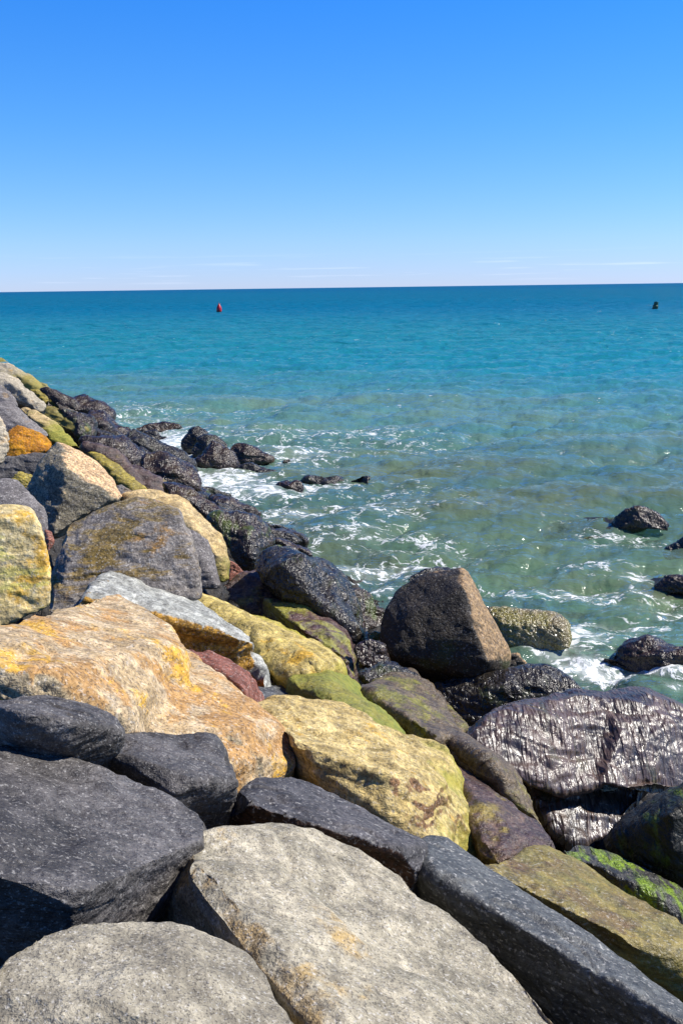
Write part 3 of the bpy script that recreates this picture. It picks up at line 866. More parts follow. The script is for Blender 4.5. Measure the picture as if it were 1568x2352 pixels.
S('grey_stone', [[(0.0, [(-30, 1099), (24, 1099), (44, 1103), (60, 1131), (80, 1155)]), (0.12, [(104, 1167), (109, 1187), (108, 1215), (102, 1240)]),
                  (0.15, [(20, 1140), (-30, 1150)]), (0.05, [(60, 1230), (-30, 1230)])]],
  'grey_mid', 'smooth grey stone directly above the cream block', G_NEAR, mode='T', base=(50, 1240), tilt=50, rough=0.5, z=0.0)
S('pink_stone', [[(0.0, [(104, 1215), (120, 1222), (127, 1243), (112, 1268), (100, 1250)]), (0.05, [(112, 1240)])]],
  'red', 'small pinkish stone wedged beside the cream block', G_NEAR, mode='T', base=(112, 1275), tilt=65)
S('orange_stone', [[(0.0, [(16, 991), (40, 975), (72, 985), (104, 997), (128, 1015)]), (0.15, [(116, 1033), (96, 1041), (40, 1030)]),
                    (0.1, [(72, 1061), (60, 1066), (24, 1062), (10, 1053)])]],
  'orange', 'bright rusty orange stone behind the peaked boulder', G_NEAR, mode='T', base=(60, 1068), tilt=62, rough=0.8)
S('mossy_stone', [[(0.0, [(22, 1100), (45, 1085), (70, 1090), (80, 1105)]), (0.05, [(50, 1105)]), (0.0, [(75, 1125), (30, 1120)])]],
  'olive', 'small mossy yellow green stone in the gap under the orange stone', G_NEAR, mode='T', base=(50, 1125), tilt=55)
S('dark_stone', [[(0.0, [(-30, 1050), (30, 1055), (90, 1050), (110, 1040), (90, 1085), (60, 1100), (-30, 1100)])]],
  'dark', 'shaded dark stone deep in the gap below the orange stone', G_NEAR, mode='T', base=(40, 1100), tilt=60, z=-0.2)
S('tan_stone', [[(0.0, [(-30, 955), (0, 957), (10, 975), (20, 1003), (20, 1031)]), (0.1, [(-10, 1010)]), (0.05, [(8, 1063), (-30, 1075)])]],
  'pale', 'rounded tan stone beside the bright orange stone', G_NEAR, mode='T', base=(0, 1075), tilt=65, z=0.1)
S('grey_stone', [[(0.0, [(-30, 930), (16, 916), (36, 926), (52, 950), (72, 961), (116, 997)]), (0.18, [(60, 985), (30, 965)]),
                  (0.05, [(104, 1003), (40, 1000), (-30, 990)])]],
  'grey_mid', 'grey stone sloping down behind the orange stone', G_NEAR, mode='T', base=(50, 1003), tilt=45, rough=0.7)
S('yellow_stone', [[(0.0, [(44, 934), (60, 932), (80, 945), (108, 961), (140, 981), (168, 1005), (190, 1029)]),
                   (0.15, [(60, 955), (116, 985), (118, 1000)]), (0.05, [(160, 1026), (128, 1020), (110, 1012)])]],
  'tan_green', 'long yellow tan stone with a broken hollow in its front', G_NEAR, mode='T', base=(130, 1020), tilt=40)
S('purple_stone', [[(0.0, [(-30, 872), (0, 882), (16, 893), (32, 910), (42, 933)]), (0.1, [(10, 912)]), (0.0, [(24, 930), (-30, 935)])]],
  'grey_mid', 'smooth purple grey stone between two pale stones far along the jetty', G_NEAR, mode='T', base=(10, 935), tilt=50)
S('pale_boulder', [[(0.0, [(-30, 857), (24, 858), (48, 869), (60, 885), (80, 905), (104, 925), (106, 939)]), (0.35, [(60, 905), (30, 885)]),
                    (0.1, [(92, 949), (72, 940), (44, 928), (32, 918), (-30, 890)])]],
  'pale', 'pale bleached boulder with a chipped front far along the jetty', G_NEAR, mode='T', base=(60, 948), tilt=55)
S('pale_boulder', [[(0.0, [(-30, 835), (8, 830), (24, 834), (44, 846), (64, 858), (72, 870), (93, 883)]), (0.3, [(50, 870)]),
                    (0.1, [(88, 893), (64, 893), (52, 882), (24, 868), (-30, 862)])]],
  'pale', 'farthest pale grey boulder with a rounded back against the sea', G_NEAR, mode='T', base=(50, 893), tilt=55)
S('pale_stone', [[(0.0, [(-30, 818), (0, 820), (8, 822), (30, 836), (10, 842), (-30, 845)])]],
  'pale', 'last small pale stone at the top of the jetty silhouette', G_NEAR, mode='T', base=(0, 845), tilt=60)
S('yellow_stone', [[(0.0, [(68, 893), (88, 892), (108, 904), (113, 919), (106, 930)]), (0.12, [(92, 908)]), (0.0, [(80, 915)])]],
  'olive', 'rounded yellow green stone beside the chipped pale boulder', G_NEAR, mode='T', base=(95, 930), tilt=60)
S('green_stone', [[(0.0, [(106, 926), (132, 934), (160, 953), (188, 969), (206, 987)]), (0.12, [(130, 950)]), (0.0, [(176, 992), (152, 990), (124, 970), (98, 953)])]],
  'olive_wet', 'smooth grey green slab below the yellow green stone', G_NEAR, mode='T', base=(150, 992), tilt=40)
S('olive_stone', [[(0.0, [(112, 914), (132, 920), (148, 932), (150, 940), (130, 937), (112, 926)])]],
  'olive', 'small olive stone on top of the grey green slab', G_NEAR, mode='T', base=(130, 942), tilt=55)

# weed zone further along
def TD(name, hulls, mat, label, base, tilt=42, **k):
    return S(name, hulls, mat, label, G_TIDE, mode='T', base=base, tilt=tilt, rough=k.pop('rough', 1.15), facet=k.pop('facet', 2.5), inflate=k.pop('inflate', 1.08), yaw=k.pop('yaw', 28), **k)


TD('weedy_rock', [[(0.0, [(62, 859), (88, 873), (118, 890), (100, 900), (76, 888)])]], 'olive_wet',
   'dark green weedy stone on the far waterline of the jetty', (90, 900))
TD('weedy_rock', [[(0.0, [(96, 891), (116, 889), (160, 907), (200, 921), (232, 928), (253, 946)]), (0.2, [(180, 935)]),
                   (0.0, [(252, 960), (216, 960), (192, 957), (160, 949), (136, 937), (112, 915)])]], 'weed',
   'long black weedy rock with pale glints at the far end of the tide line', (170, 958))
TD('weedy_rock', [[(0.0, [(200, 937), (252, 952), (280, 969), (304, 981), (300, 1000)]), (0.25, [(240, 975)]),
                   (0.0, [(304, 1013), (280, 1010), (240, 1000), (220, 992), (208, 970)])]], 'weed',
   'black ridge of weedy rock meeting the water beside a low foaming pool', (260, 1010))
TD('weedy_rock', [[(0.0, [(134, 935), (168, 945), (212, 960), (226, 987)]), (0.2, [(190, 970)]), (0.0, [(222, 1006), (188, 1000), (168, 980)])]],
   'weed_green', 'dark weedy rock just below the smooth grey green slab', (190, 1005))
TD('weedy_rock', [[(0.0, [(292, 1000), (304, 980), (320, 977), (344, 993), (372, 1021), (424, 1049), (442, 1067)]), (0.2, [(340, 1020)]),
                   (0.0, [(400, 1062), (360, 1048), (328, 1040), (304, 1020)])]], 'black_wet',
   'black finger of rock reaching down into white foam', (350, 1060))
TD('weedy_rock', [[(0.0, [(184, 1012), (192, 1001), (224, 997), (280, 1009), (320, 1037), (334, 1055)]), (0.2, [(250, 1020)]),
                   (0.0, [(304, 1070), (272, 1056), (240, 1042), (200, 1036)])]], 'weed',
   'purple black weedy rock in the middle of the tide line slope', (260, 1066))
TD('weedy_rock', [[(0.0, [(320, 1072), (332, 1045), (364, 1037), (400, 1053), (440, 1069), (458, 1097)]), (0.2, [(390, 1080)]),
                   (0.0, [(448, 1120), (400, 1118), (360, 1112), (335, 1090)])]], 'weed',
   'dark wet rock with a wave splashing over it', (390, 1118))
S('olive_stone', [[(0.0, [(190, 1032), (224, 1041), (248, 1053), (280, 1073), (304, 1093), (342, 1127)]), (0.15, [(240, 1070), (290, 1105)]),
                  (0.0, [(304, 1136), (280, 1125), (256, 1105), (225, 1070)])]], 'olive',
  'yellow olive cracked slab behind the peaked boulder', G_NEAR, mode='T', base=(280, 1132), tilt=42)
TD('weedy_stone', [[(0.0, [(192, 1025), (240, 1037), (280, 1053), (312, 1069), (340, 1089), (382, 1119)]), (0.05, [(300, 1080)]),
                   (0.0, [(384, 1137), (344, 1134), (304, 1110), (256, 1075)])]], 'purple',
   'purple brown slab between the olive slab and the black weed', (300, 1136), tilt=40)
S('grey_stone', [[(0.0, [(262, 1117), (280, 1112), (305, 1128), (312, 1140), (280, 1148)])]], 'grey_mid',
  'small grey stone at the lower end of the olive slab', G_NEAR, mode='T', base=(288, 1150), tilt=50)
TD('weedy_rock', [[(0.0, [(376, 1109), (400, 1115), (428, 1131), (476, 1147), (502, 1163), (514, 1185)]), (0.15, [(440, 1150)]),
                   (0.0, [(492, 1205), (456, 1190), (436, 1170), (395, 1145)])]], 'weed',
   'dark weed covered rock beside the tan and green boulder', (450, 1200))
S('tan_boulder', [[(0.0, [(280, 1141), (344, 1127), (400, 1135), (428, 1143), (440, 1159), (456, 1183), (488, 1207), (508, 1227), (519, 1253)]),
                   (0.22, [(420, 1180), (460, 1222), (492, 1260)]), (0.1, [(528, 1293), (529, 1328), (510, 1342), (480, 1320), (430, 1250), (330, 1180)])]],
  'tan_green', 'tan boulder turning olive green at its lower end behind the large grey boulder', G_NEAR, mode='T', base=(480, 1345), tilt=48, rough=0.6)
TD('weedy_rock', [[(0.0, [(492, 1195), (512, 1187), (552, 1183), (588, 1203), (624, 1219), (634, 1237)]), (0.25, [(570, 1235), (580, 1270)]),
                   (0.05, [(618, 1255), (616, 1275), (600, 1300), (568, 1322), (548, 1306), (530, 1280), (512, 1235)])]], 'weed_green',
   'big rounded rock draped in purple weed with green patches', (570, 1320), tilt=50)
TD('weedy_rock', [[(0.0, [(500, 1158), (528, 1154), (552, 1163), (566, 1181), (548, 1187), (512, 1178)])]], 'black_wet',
   'small black rock awash beside the weedy slope', (535, 1186))
TD('weedy_rock', [[(0.0, [(622, 1219), (640, 1216), (656, 1223), (690, 1242), (660, 1250), (625, 1250)])]], 'black_wet',
   'low black rock tip at the waterline below the purple weed', (655, 1250))
TD('weedy_rock', [[(0.0, [(608, 1265), (648, 1255), (680, 1255), (704, 1275), (690, 1292), (620, 1290)])]], 'weed_green',
   'low weedy rock behind the black rounded boulder', (655, 1292))
S('reddish_stone', [[(0.0, [(526, 1283), (548, 1297), (570, 1327), (560, 1345), (526, 1345)])]], 'red',
  'small narrow reddish stone in the gap beside the tan boulder', G_NEAR, mode='T', base=(545, 1345), tilt=60)
TD('wet_boulder', [[(0.0, [(594, 1303), (616, 1277), (636, 1271), (672, 1277), (708, 1279), (740, 1279), (760, 1299), (776, 1331), (800, 1355),
                          (820, 1385), (839, 1429), (856, 1472)]),
                    (0.30, [(650, 1310), (720, 1300), (760, 1370), (800, 1440)]),
                    (0.10, [(820, 1490), (780, 1470), (700, 1400), (610, 1345)])]], 'black_wet',
   'black glossy rounded boulder beside the purple and green slab', (720, 1440), tilt=48, rough=0.8)
TD('weedy_stone', [[(0.0, [(516, 1343), (556, 1327), (604, 1315), (632, 1327), (656, 1351), (680, 1375)]), (0.1, [(600, 1345)]),
                   (0.05, [(660, 1410), (592, 1410), (530, 1380)])]], 'purple',
   'low purple brown stone behind the long yellow slab', (600, 1385), tilt=40)

# angular weed stones packed between the named ones, all along the tide line
rg = np.random.RandomState(21)
G_PACK = 'small weedy stones packed along the tide line'


def at_slope(s_, t_, h=0.0):
    return np.array([s_ * NH[0] - t_ * NH[1], s_ * NH[1] + t_ * NH[0], Z_TOP - K_SL * s_ + h])


for i in range(46):
    t_ = 14.5 + 30.0 * ((i + rg.rand()) / 46.0) ** 1.2
    s_ = 7.0 + 0.055 * (t_ - 13.4) - 0.55 - 1.9 * rg.rand()
    c_ = at_slope(s_, t_, -0.06 + 0.10 * rg.rand())
    sz = (0.34 + 0.34 * rg.rand()) * (0.8 + t_ / 60.0)
    ax1 = np.array([NH[0], NH[1], -K_SL]); ax1 /= np.linalg.norm(ax1)
    ax2 = np.array([-NH[1], NH[0], 0.0]); ax3 = np.cross(ax1, ax2)
    sp_ = rg.uniform(-0.5, 0.5)
    a1_, a2_ = ax1 * math.cos(sp_) + ax2 * math.sin(sp_), ax2 * math.cos(sp_) - ax1 * math.sin(sp_)
    pts_ = [c_ + a1_ * rg.uniform(0.6, 1.1) * sz * x + a2_ * rg.uniform(0.35, 0.65) * sz * y + ax3 * sz * rg.uniform(-0.05, 0.32)
            for x in (-1, 0.1, 1) for y in (-1, 1)]
    S('weedy_stone', [pts_], ('weed', 'black_wet', 'weed_green', 'weed')[i % 4],
      'small jagged %s stone packed among the tide line rocks' % ('purple brown weedy', 'glossy black', 'green flecked weedy',
                                                                 'purple brown weedy')[i % 4], G_PACK, mode='W', facet=2.0, rough=1.1)

# the same stones go on along the waterline to the right of the view
for i in range(26):
    t_ = -2.5 + 9.5 * rg.rand(); s_ = 3.2 + 4.2 * rg.rand()
    c_ = at_slope(s_, t_, -0.22 + 0.12 * rg.rand())
    v_ = c_ - CAM
    if v_.dot(FWD) > 0.3 and CX + FPX * v_.dot(RGT) / v_.dot(FWD) < 1568 + FPX * 0.75 / v_.dot(FWD):
        continue
    pts_ = [c_ + np.array([rg.uniform(0.6, 1.1) * x, rg.uniform(0.5, 0.9) * y, rg.uniform(-0.1, 0.3)]) * 0.62
            for x in (-1, 0.1, 1) for y in (-1, 1)]
    S('weedy_stone', [pts_], ('weed_green', 'weed', 'olive_wet')[i % 3],
      'weed grown armour stone low on the jetty face past the mossy boulder', G_PACK, mode='W', facet=2.0, rough=1.0)

# middle of the slope
S('yellow_stone', [[(0.16, [(380, 1336), (415, 1335), (450, 1342), (500, 1352), (550, 1375), (600, 1397), (640, 1417), (685, 1447), (725, 1477),
                          (757, 1504), (772, 1536)]),
                   (0.20, [(470, 1375), (550, 1410), (620, 1450), (680, 1495), (720, 1530)]),
                   (0.07, [(725, 1552), (675, 1565), (645, 1545), (605, 1508), (540, 1452), (455, 1388)])]],
  'yellow_green', 'long yellow slab with green lower edge behind the grey white slab', G_NEAR, rough=0.6, cuts=5, thick=0.7)
S('purple_stone', [[(0.10, [(600, 1374), (670, 1371), (735, 1372), (770, 1367), (786, 1375), (800, 1399)]),
                   (0.16, [(700, 1400), (770, 1430), (790, 1500)]),
                   (-0.05, [(812, 1444), (812, 1489), (822, 1534), (830, 1566), (800, 1572), (765, 1535), (715, 1475), (640, 1420)])]],
  'purple_green', 'purple weed stained slab with a green rounded end beside the long yellow slab', G_NEAR, rough=0.8)
S('banded_stone', [[(0.24, [(185, 1369), (210, 1344), (250, 1321), (280, 1314), (310, 1318), (345, 1326), (380, 1338), (415, 1356), (460, 1386), (500, 1408),
                          (530, 1442), (565, 1452), (585, 1472)]),
                   (0.27, [(300, 1368), (325, 1358), (400, 1384), (425, 1398), (480, 1411), (500, 1434), (545, 1460)]),
                   (0.03, [(440, 1500), (490, 1505), (540, 1500)])],
                  [(0.10, [(530, 1446), (565, 1454), (585, 1474), (597, 1504), (617, 1534), (628, 1562)]), (0.0, [(600, 1576), (570, 1550), (535, 1505)])]],
  'grey_white', 'grey white banded slab with a rusty orange broken front', G_NEAR, rough=0.6)
S('red_boulder', [[(0.16, [(425, 1499), (480, 1493), (520, 1503), (545, 1527), (567, 1552)]), (0.21, [(520, 1545), (560, 1585)]),
                   (-0.02, [(596, 1582), (602, 1616), (580, 1626), (540, 1610), (470, 1555)])]],
  'red', 'reddish pink granite boulder between the ochre boulder and the banded slab', G_NEAR, rough=0.7)
S('grey_stone', [[(0.0, [(590, 1578), (640, 1567), (675, 1572), (710, 1597), (742, 1641)]), (-0.04, [(690, 1645), (640, 1640), (595, 1630)])]],
  'dark_green', 'flat dark grey green stone above the golden slab', G_NEAR, rough=0.5)
S('small_stone', [[(-0.02, [(590, 1512), (620, 1505), (645, 1530), (660, 1560), (630, 1572), (605, 1560)])]],
  'purple_green', 'small barnacled stone between the banded slab and the long yellow slab', G_NEAR, rough=1.0)
S('green_boulder', [[(0.10, [(660, 1560), (695, 1544), (750, 1533), (770, 1535), (786, 1548), (815, 1573), (850, 1613), (885, 1643), (920, 1678), (950, 1710)]),
                     (0.20, [(757, 1545), (748, 1580), (790, 1625), (850, 1665)]),
                     (0.03, [(665, 1585), (705, 1620), (740, 1660), (790, 1690), (890, 1722)])]],
  'green', 'bright green algae covered wedge shaped stone behind the golden slab', G_NEAR, rough=0.55, cuts=5, facet=1.0)
S('golden_stone', [[(0.10, [(582, 1622), (650, 1617), (720, 1635), (784, 1655), (834, 1677), (909, 1697), (954, 1707), (994, 1707), (1015, 1722)]),
                   (0.20, [(660, 1690), (784, 1743), (860, 1779), (920, 1790), (962, 1790), (1000, 1760)]),
                   (-0.02, [(1024, 1753), (1049, 1779), (1064, 1824), (1080, 1864), (1085, 1904)]),
                   (-0.02, [(672, 1765), (784, 1845), (834, 1865), (920, 1915), (974, 1935)]),
                   (-0.20, [(1105, 1944), (1136, 1974), (1104, 1990), (1034, 1950)])]],
  'golden', 'large golden granite slab with greenish end and barnacled brown face', G_NEAR, rough=0.8, facet=1.9)
S('ridge_stone', [[(0.10, [(819, 1581), (849, 1564), (879, 1545), (924, 1540), (950, 1550), (975, 1590), (1005, 1650), (1054, 1679)]),
                   (0.14, [(900, 1600), (960, 1660), (1000, 1690)]),
                   (-0.10, [(864, 1640), (920, 1690), (990, 1730), (1060, 1740)])],
                  [(0.08, [(960, 1640), (1054, 1676), (1084, 1697), (1134, 1722), (1184, 1752), (1205, 1784)]), (0.12, [(1060, 1715), (1140, 1770)]),
                   (-0.08, [(1214, 1818), (1224, 1858), (1246, 1886), (1240, 1905), (1195, 1865), (1134, 1835), (1064, 1772), (985, 1720)])]],
  'brown_olive', 'long brown ridge backed stone between the green wedge and the glistening rock', G_NEAR, rough=0.8)
S('olive_wedge', [[(-0.02, [(940, 1543), (984, 1563), (1014, 1597), (1044, 1632), (1075, 1664)]), (-0.10, [(1050, 1685), (990, 1650), (950, 1590)])]],
  'brown_olive', 'olive green wedge of rock leaning on the back of the brown ridge stone', G_NEAR, rough=0.8)
S('purple_stone', [[(0.02, [(1020, 1736), (1064, 1762), (1104, 1786), (1134, 1826), (1164, 1846), (1209, 1876), (1244, 1897), (1264, 1917), (1288, 1950)]),
                   (0.05, [(1100, 1840), (1180, 1900)]),
                   (-0.06, [(1264, 1952), (1204, 1962), (1174, 1976), (1144, 1974), (1104, 1945), (1084, 1900), (1060, 1830)])]],
  'purple', 'flat purple brown slab with a ragged lower edge beside the golden slab', G_NEAR, rough=0.7)
S('olive_stone', [[(0.0, [(1104, 1990), (1134, 1981), (1209, 1962), (1259, 1941), (1304, 1981), (1359, 2016), (1409, 2061), (1449, 2096), (1494, 2121),
                          (1568, 2143), (1660, 2200)]),
                  (0.03, [(1230, 2010), (1350, 2090), (1450, 2160)]),
                  (-0.25, [(1184, 2080), (1334, 2170), (1484, 2250), (1568, 2300), (1680, 2330)])]],
  'olive_wet', 'broad olive yellow slab beyond the long blue grey stone', G_NEAR, rough=0.5, cuts=5, inflate=1.04)
S('mossy_stone', [[(-0.05, [(1280, 1950), (1314, 1937), (1344, 1927), (1384, 1942), (1434, 1972), (1484, 1992), (1534, 2022), (1568, 2042), (1660, 2090)]),
                  (-0.02, [(1400, 1995), (1500, 2050)]),
                  (-0.2, [(1660, 2190), (1568, 2150), (1509, 2133), (1459, 2108), (1409, 2073), (1359, 2028)])]],
  'moss', 'low slab draped with bright green weed beside the olive yellow slab', G_TIDE, rough=0.8)
S('mossy_boulder', [[(-0.05, [(1389, 1940), (1429, 1891), (1479, 1856), (1509, 1831), (1568, 1801), (1660, 1780), (1720, 1850)]),
                     (0.25, [(1540, 1870), (1540, 1960)]), (0.05, [(1700, 2060), (1568, 2060), (1484, 2010), (1434, 1985)])]],
  'moss_dark', 'black shaded boulder with green moss standing above the green weed slab', G_TIDE, mode='T', base=(1520, 2040), tilt=72, z=-0.2, rough=0.7)
S('glistening_rock', [[(0.10, [(1054, 1681), (1084, 1664), (1129, 1644)]), (0.05, [(1154, 1624), (1199, 1611), (1244, 1613), (1284, 1598), (1314, 1588), (1339, 1593), (1388, 1600)]),
                       (0.16, [(1200, 1680)]), (0.13, [(1290, 1690)]), (0.08, [(1360, 1690)]),
                       (0.16, [(1134, 1726), (1215, 1800)]), (0.08, [(1290, 1826), (1380, 1800)])],
                      [(0.0, [(1392, 1602), (1454, 1591), (1484, 1593), (1519, 1608), (1544, 1632), (1568, 1648), (1660, 1670)]),
                       (0.17, [(1430, 1670)]), (0.10, [(1540, 1700)]),
                       (0.14, [(1384, 1796), (1440, 1815)]), (0.04, [(1520, 1836), (1660, 1830)])],
                      [(-0.12, [(1210, 1795), (1300, 1815), (1480, 1815)]), (-0.06, [(1484, 1850), (1420, 1915), (1310, 1940), (1264, 1905)])]],
  'weed_shiny', 'broad wet rock draped in silver glistening weed with a split ledge', G_TIDE, mode='T', base=(1320, 1900), tilt=40, z=-0.25, rough=0.7, yaw=36)
S('wet_rock', [[(0.0, [(985, 1565), (1044, 1553), (1104, 1547), (1154, 1552), (1199, 1533), (1234, 1531), (1264, 1538), (1304, 1562), (1340, 1590)]),
                (0.15, [(1120, 1590), (1230, 1570)]), (0.05, [(1314, 1605), (1199, 1640), (1129, 1660), (1069, 1675), (1010, 1620)])]],
  'black_wet', 'low black wet rock between the upright black boulder and the glistening rock', G_TIDE, mode='T', base=(1150, 1660), tilt=45, z=-0.15, rough=0.9)
S('upright_boulder', [[(0.0, [(909, 1362), (929, 1343), (954, 1326), (984, 1316), (1034, 1311), (1059, 1306), (1074, 1316)]),
                       (0.38, [(950, 1412), (1040, 1380), (1066, 1350)]),
                       (0.05, [(1084, 1342), (1104, 1374), (1134, 1429), (1154, 1464), (1170, 1494), (1171, 1522)]),
                       (0.50, [(1085, 1440), (1120, 1520)]),
                       (0.12, [(874, 1456), (884, 1419), (892, 1394)]),
                       (0.42, [(900, 1500), (990, 1530), (1080, 1560), (1000, 1440)]),
                       (0.10, [(884, 1510), (904, 1535), (999, 1575), (1134, 1562), (1156, 1546)])]],
  'black_rock', 'tall upright black brown boulder with a sunlit tan top at the water', G_TIDE, mode='T', base=(1020, 1570), tilt=74, z=-0.1, rough=0.34, cuts=0, facet=0.8, thick=0.9)
TD('black_rock', [[(0.0, [(940, 1326), (984, 1306), (1010, 1304), (1035, 1309), (1040, 1335), (940, 1350)])]], 'black_wet',
   'tip of a black rock showing behind the upright boulder', (990, 1350), ground='water', tilt=50)
S('golden_wet_rock', [[(0.0, [(1110, 1402), (1154, 1396), (1184, 1399), (1224, 1398), (1284, 1408), (1310, 1433)]),
                       (0.22, [(1150, 1430), (1230, 1430), (1285, 1440)]),
                       (0.15, [(1311, 1466), (1304, 1492), (1264, 1496), (1209, 1512), (1174, 1512), (1140, 1500)])]],
  'gold_wet', 'wet golden brown rock standing in foam behind the upright boulder', G_SEA, mode='T', base=(1220, 1512), ground='water', tilt=66, z=-0.05, rough=0.8)
TD('wet_rock', [[(0.0, [(1150, 1500), (1185, 1508), (1205, 1528), (1200, 1550), (1150, 1560)])]], 'black_rock',
   'small brown rock at the foot of the upright boulder beside the foam', (1180, 1556), ground='water', tilt=60, z=0.05)
TD('weedy_rock', [[(0.0, [(800, 1358), (840, 1358), (862, 1390), (890, 1405), (885, 1440), (840, 1440), (815, 1410)])]], 'weed_green',
   'dark weedy stone in the gap behind the purple and green slab', (850, 1442), tilt=45)
TD('weedy_rock', [[(0.0, [(812, 1484), (849, 1472), (879, 1482), (892, 1519), (896, 1535), (826, 1537)])]], 'weed',
   'knobbly weed covered stone between the purple slab and the foot of the upright boulder', (855, 1540), tilt=50)
TD('rockweed_clump', [[(0.0, [(845, 1458), (860, 1450), (876, 1456), (874, 1470), (852, 1474)])]], 'weed_yellow',
   'small clump of orange yellow rockweed beside the upright boulder', (860, 1475), tilt=50, cat='seaweed')
TD('wet_rock', [[(0.0, [(822, 1545), (870, 1530), (920, 1535), (960, 1548), (985, 1575), (960, 1600), (860, 1580)])]], 'black_wet',
   'low wet black stone between the upright boulder and the brown ridge stone', (890, 1590), tilt=42)

# rocks standing in the sea
def SEA(name, hulls, mat, label, base, tilt=62, **k):
    return S(name, hulls, mat, label, G_SEA, mode='T', base=base, ground='water', tilt=tilt, rough=k.pop('rough', 1.1), facet=k.pop('facet', 2.2), z=k.pop('z', -0.06), **k)


SEA('sea_rock', [[(0.0, [(1365, 1514), (1394, 1488), (1429, 1473), (1484, 1471), (1524, 1478), (1568, 1483), (1650, 1492)]), (0.2, [(1450, 1500), (1560, 1500)]),
                  (0.1, [(1660, 1545), (1484, 1548), (1434, 1545), (1374, 1538)])]], 'weed',
    'low black weedy rock in foam beyond the glistening rock', (1480, 1545))
SEA('sea_rock', [[(0.0, [(1502, 1346), (1529, 1318), (1544, 1311), (1568, 1313), (1610, 1325), (1620, 1365), (1505, 1365)]), (0.12, [(1550, 1335)])]], 'weed',
    'round black weedy rock with a curl of foam beside it', (1550, 1362))
SEA('sea_rock', [[(0.0, [(1525, 1264), (1543, 1250), (1568, 1236), (1610, 1233), (1640, 1280), (1530, 1280)]), (0.12, [(1580, 1258)])]], 'black_wet',
    'smooth sided black rock between the lone trailing rock and the round weedy rock', (1580, 1278))
SEA('sea_rock', [[(0.0, [(1408, 1200), (1421, 1186), (1435, 1180), (1457, 1173), (1471, 1168), (1489, 1166), (1504, 1177), (1515, 1192), (1535, 1204)]),
                  (0.15, [(1460, 1190)]), (0.05, [(1535, 1220), (1400, 1220)])]], 'weed',
    'lone brown black weedy rock trailing a dark submerged shelf', (1470, 1216))
SEA('sea_rock', [[(0.0, [(420, 1016), (424, 1008), (436, 989), (456, 979), (472, 988), (482, 1002), (490, 1030), (425, 1040)]), (0.3, [(455, 1005)])]], 'black_wet',
    'tallest black pointed rock of the cluster in the foam', (460, 1050), tilt=65)
SEA('sea_rock', [[(0.0, [(440, 1040), (456, 1003), (500, 1003), (520, 1016), (526, 1032), (520, 1055), (440, 1060)]), (0.25, [(480, 1022)])]], 'black_wet',
    'black rock in the middle of the cluster in the foam', (480, 1062), tilt=62)
SEA('sea_rock', [[(0.0, [(436, 1064), (468, 1034), (488, 1015), (512, 1025), (536, 1041), (546, 1064), (546, 1086), (440, 1084)]), (0.35, [(490, 1040), (500, 1070)])]], 'weed',
    'brown black triangular rock at the front of the cluster in the foam', (490, 1084), tilt=65)
SEA('sea_rock', [[(0.0, [(520, 1030), (532, 1018), (544, 1013), (568, 1023), (600, 1033), (626, 1054), (600, 1066), (530, 1066)]), (0.25, [(560, 1040)])]], 'weed',
    'black jagged rock sloping seaward at the end of the cluster', (570, 1066), tilt=60)
SEA('sea_rock', [[(0.0, [(540, 1074), (576, 1069), (612, 1073), (650, 1083), (616, 1094), (568, 1094), (542, 1090)]), (0.06, [(590, 1082)])]], 'black_wet',
    'flat black rock awash in front of the foaming cluster', (595, 1094), tilt=40)
SEA('sea_rock', [[(0.0, [(622, 1128), (640, 1109), (662, 1097), (680, 1101), (694, 1119), (690, 1136), (630, 1138)]), (0.2, [(660, 1115)])]], 'weed',
    'small pointed brown rock alone in the foam', (660, 1136), tilt=62)
SEA('sea_rock', [[(0.0, [(700, 1102), (720, 1092), (760, 1095), (796, 1101), (850, 1108), (796, 1116), (730, 1114)])]], 'black_wet',
    'long flat black rock awash beside the small pointed brown rock', (770, 1116), tilt=35)
SEA('sea_rock', [[(0.0, [(310, 985), (344, 974), (372, 970), (408, 972), (418, 981), (384, 992), (330, 998)])]], 'weed',
    'flat black rock awash behind the black finger of rock', (365, 997), tilt=40)
SEA('sea_rock', [[(0.0, [(330, 992), (360, 991), (384, 1002), (390, 1011), (350, 1014)])]], 'black_wet',
    'low black rock between the black finger and the foam', (362, 1014), tilt=40)
SEA('sea_rock', [[(0.0, [(652, 1057), (662, 1053), (668, 1058), (660, 1063), (650, 1062)])]], 'black_wet',
    'tiny black rock tip just breaking the surface', (659, 1063), tilt=45)
SEA('sea_rock', [[(0.0, [(1225, 1215), (1270, 1195), (1340, 1190), (1420, 1195), (1430, 1225), (1340, 1240), (1250, 1235)])]], 'moss_dark',
    'broad dark shelf of rock showing through the water', (1330, 1235), tilt=5, z=-0.14, rough=0.4)
SEA('sea_rock', [[(0.0, [(1460, 1345), (1500, 1325), (1560, 1325), (1600, 1370), (1500, 1375)])]], 'moss_dark',
    'dark submerged ledge around the round black weedy rock', (1530, 1372), tilt=6, z=-0.12, rough=0.4)

# ------------------------------------------------------------------ channel buoys
def paint(name, colr, rough=0.35, grime=(0.03, 0.03, 0.02)):
    t = NT(name)
    tc = t.n.new('ShaderNodeTexCoord').outputs['Object']
    n = t.noise(tc, 3.0, 5, 0.7)
    bs = t.n.new('ShaderNodeBsdfPrincipled')
    t.set(bs.inputs['Base Color'], t.mix(t.rng(n, 0.55, 0.8, 0, 0.5), colr, grime))
    t.set(bs.inputs['Roughness'], rough)
    return t.finish(bs.outputs[0])


RED, GRN, TAR = paint('red buoy paint', (0.42, 0.006, 0.014)), paint('green buoy paint', (0.0, 0.055, 0.028)), paint('fouled waterline', (0.02, 0.015, 0.012), 0.6)


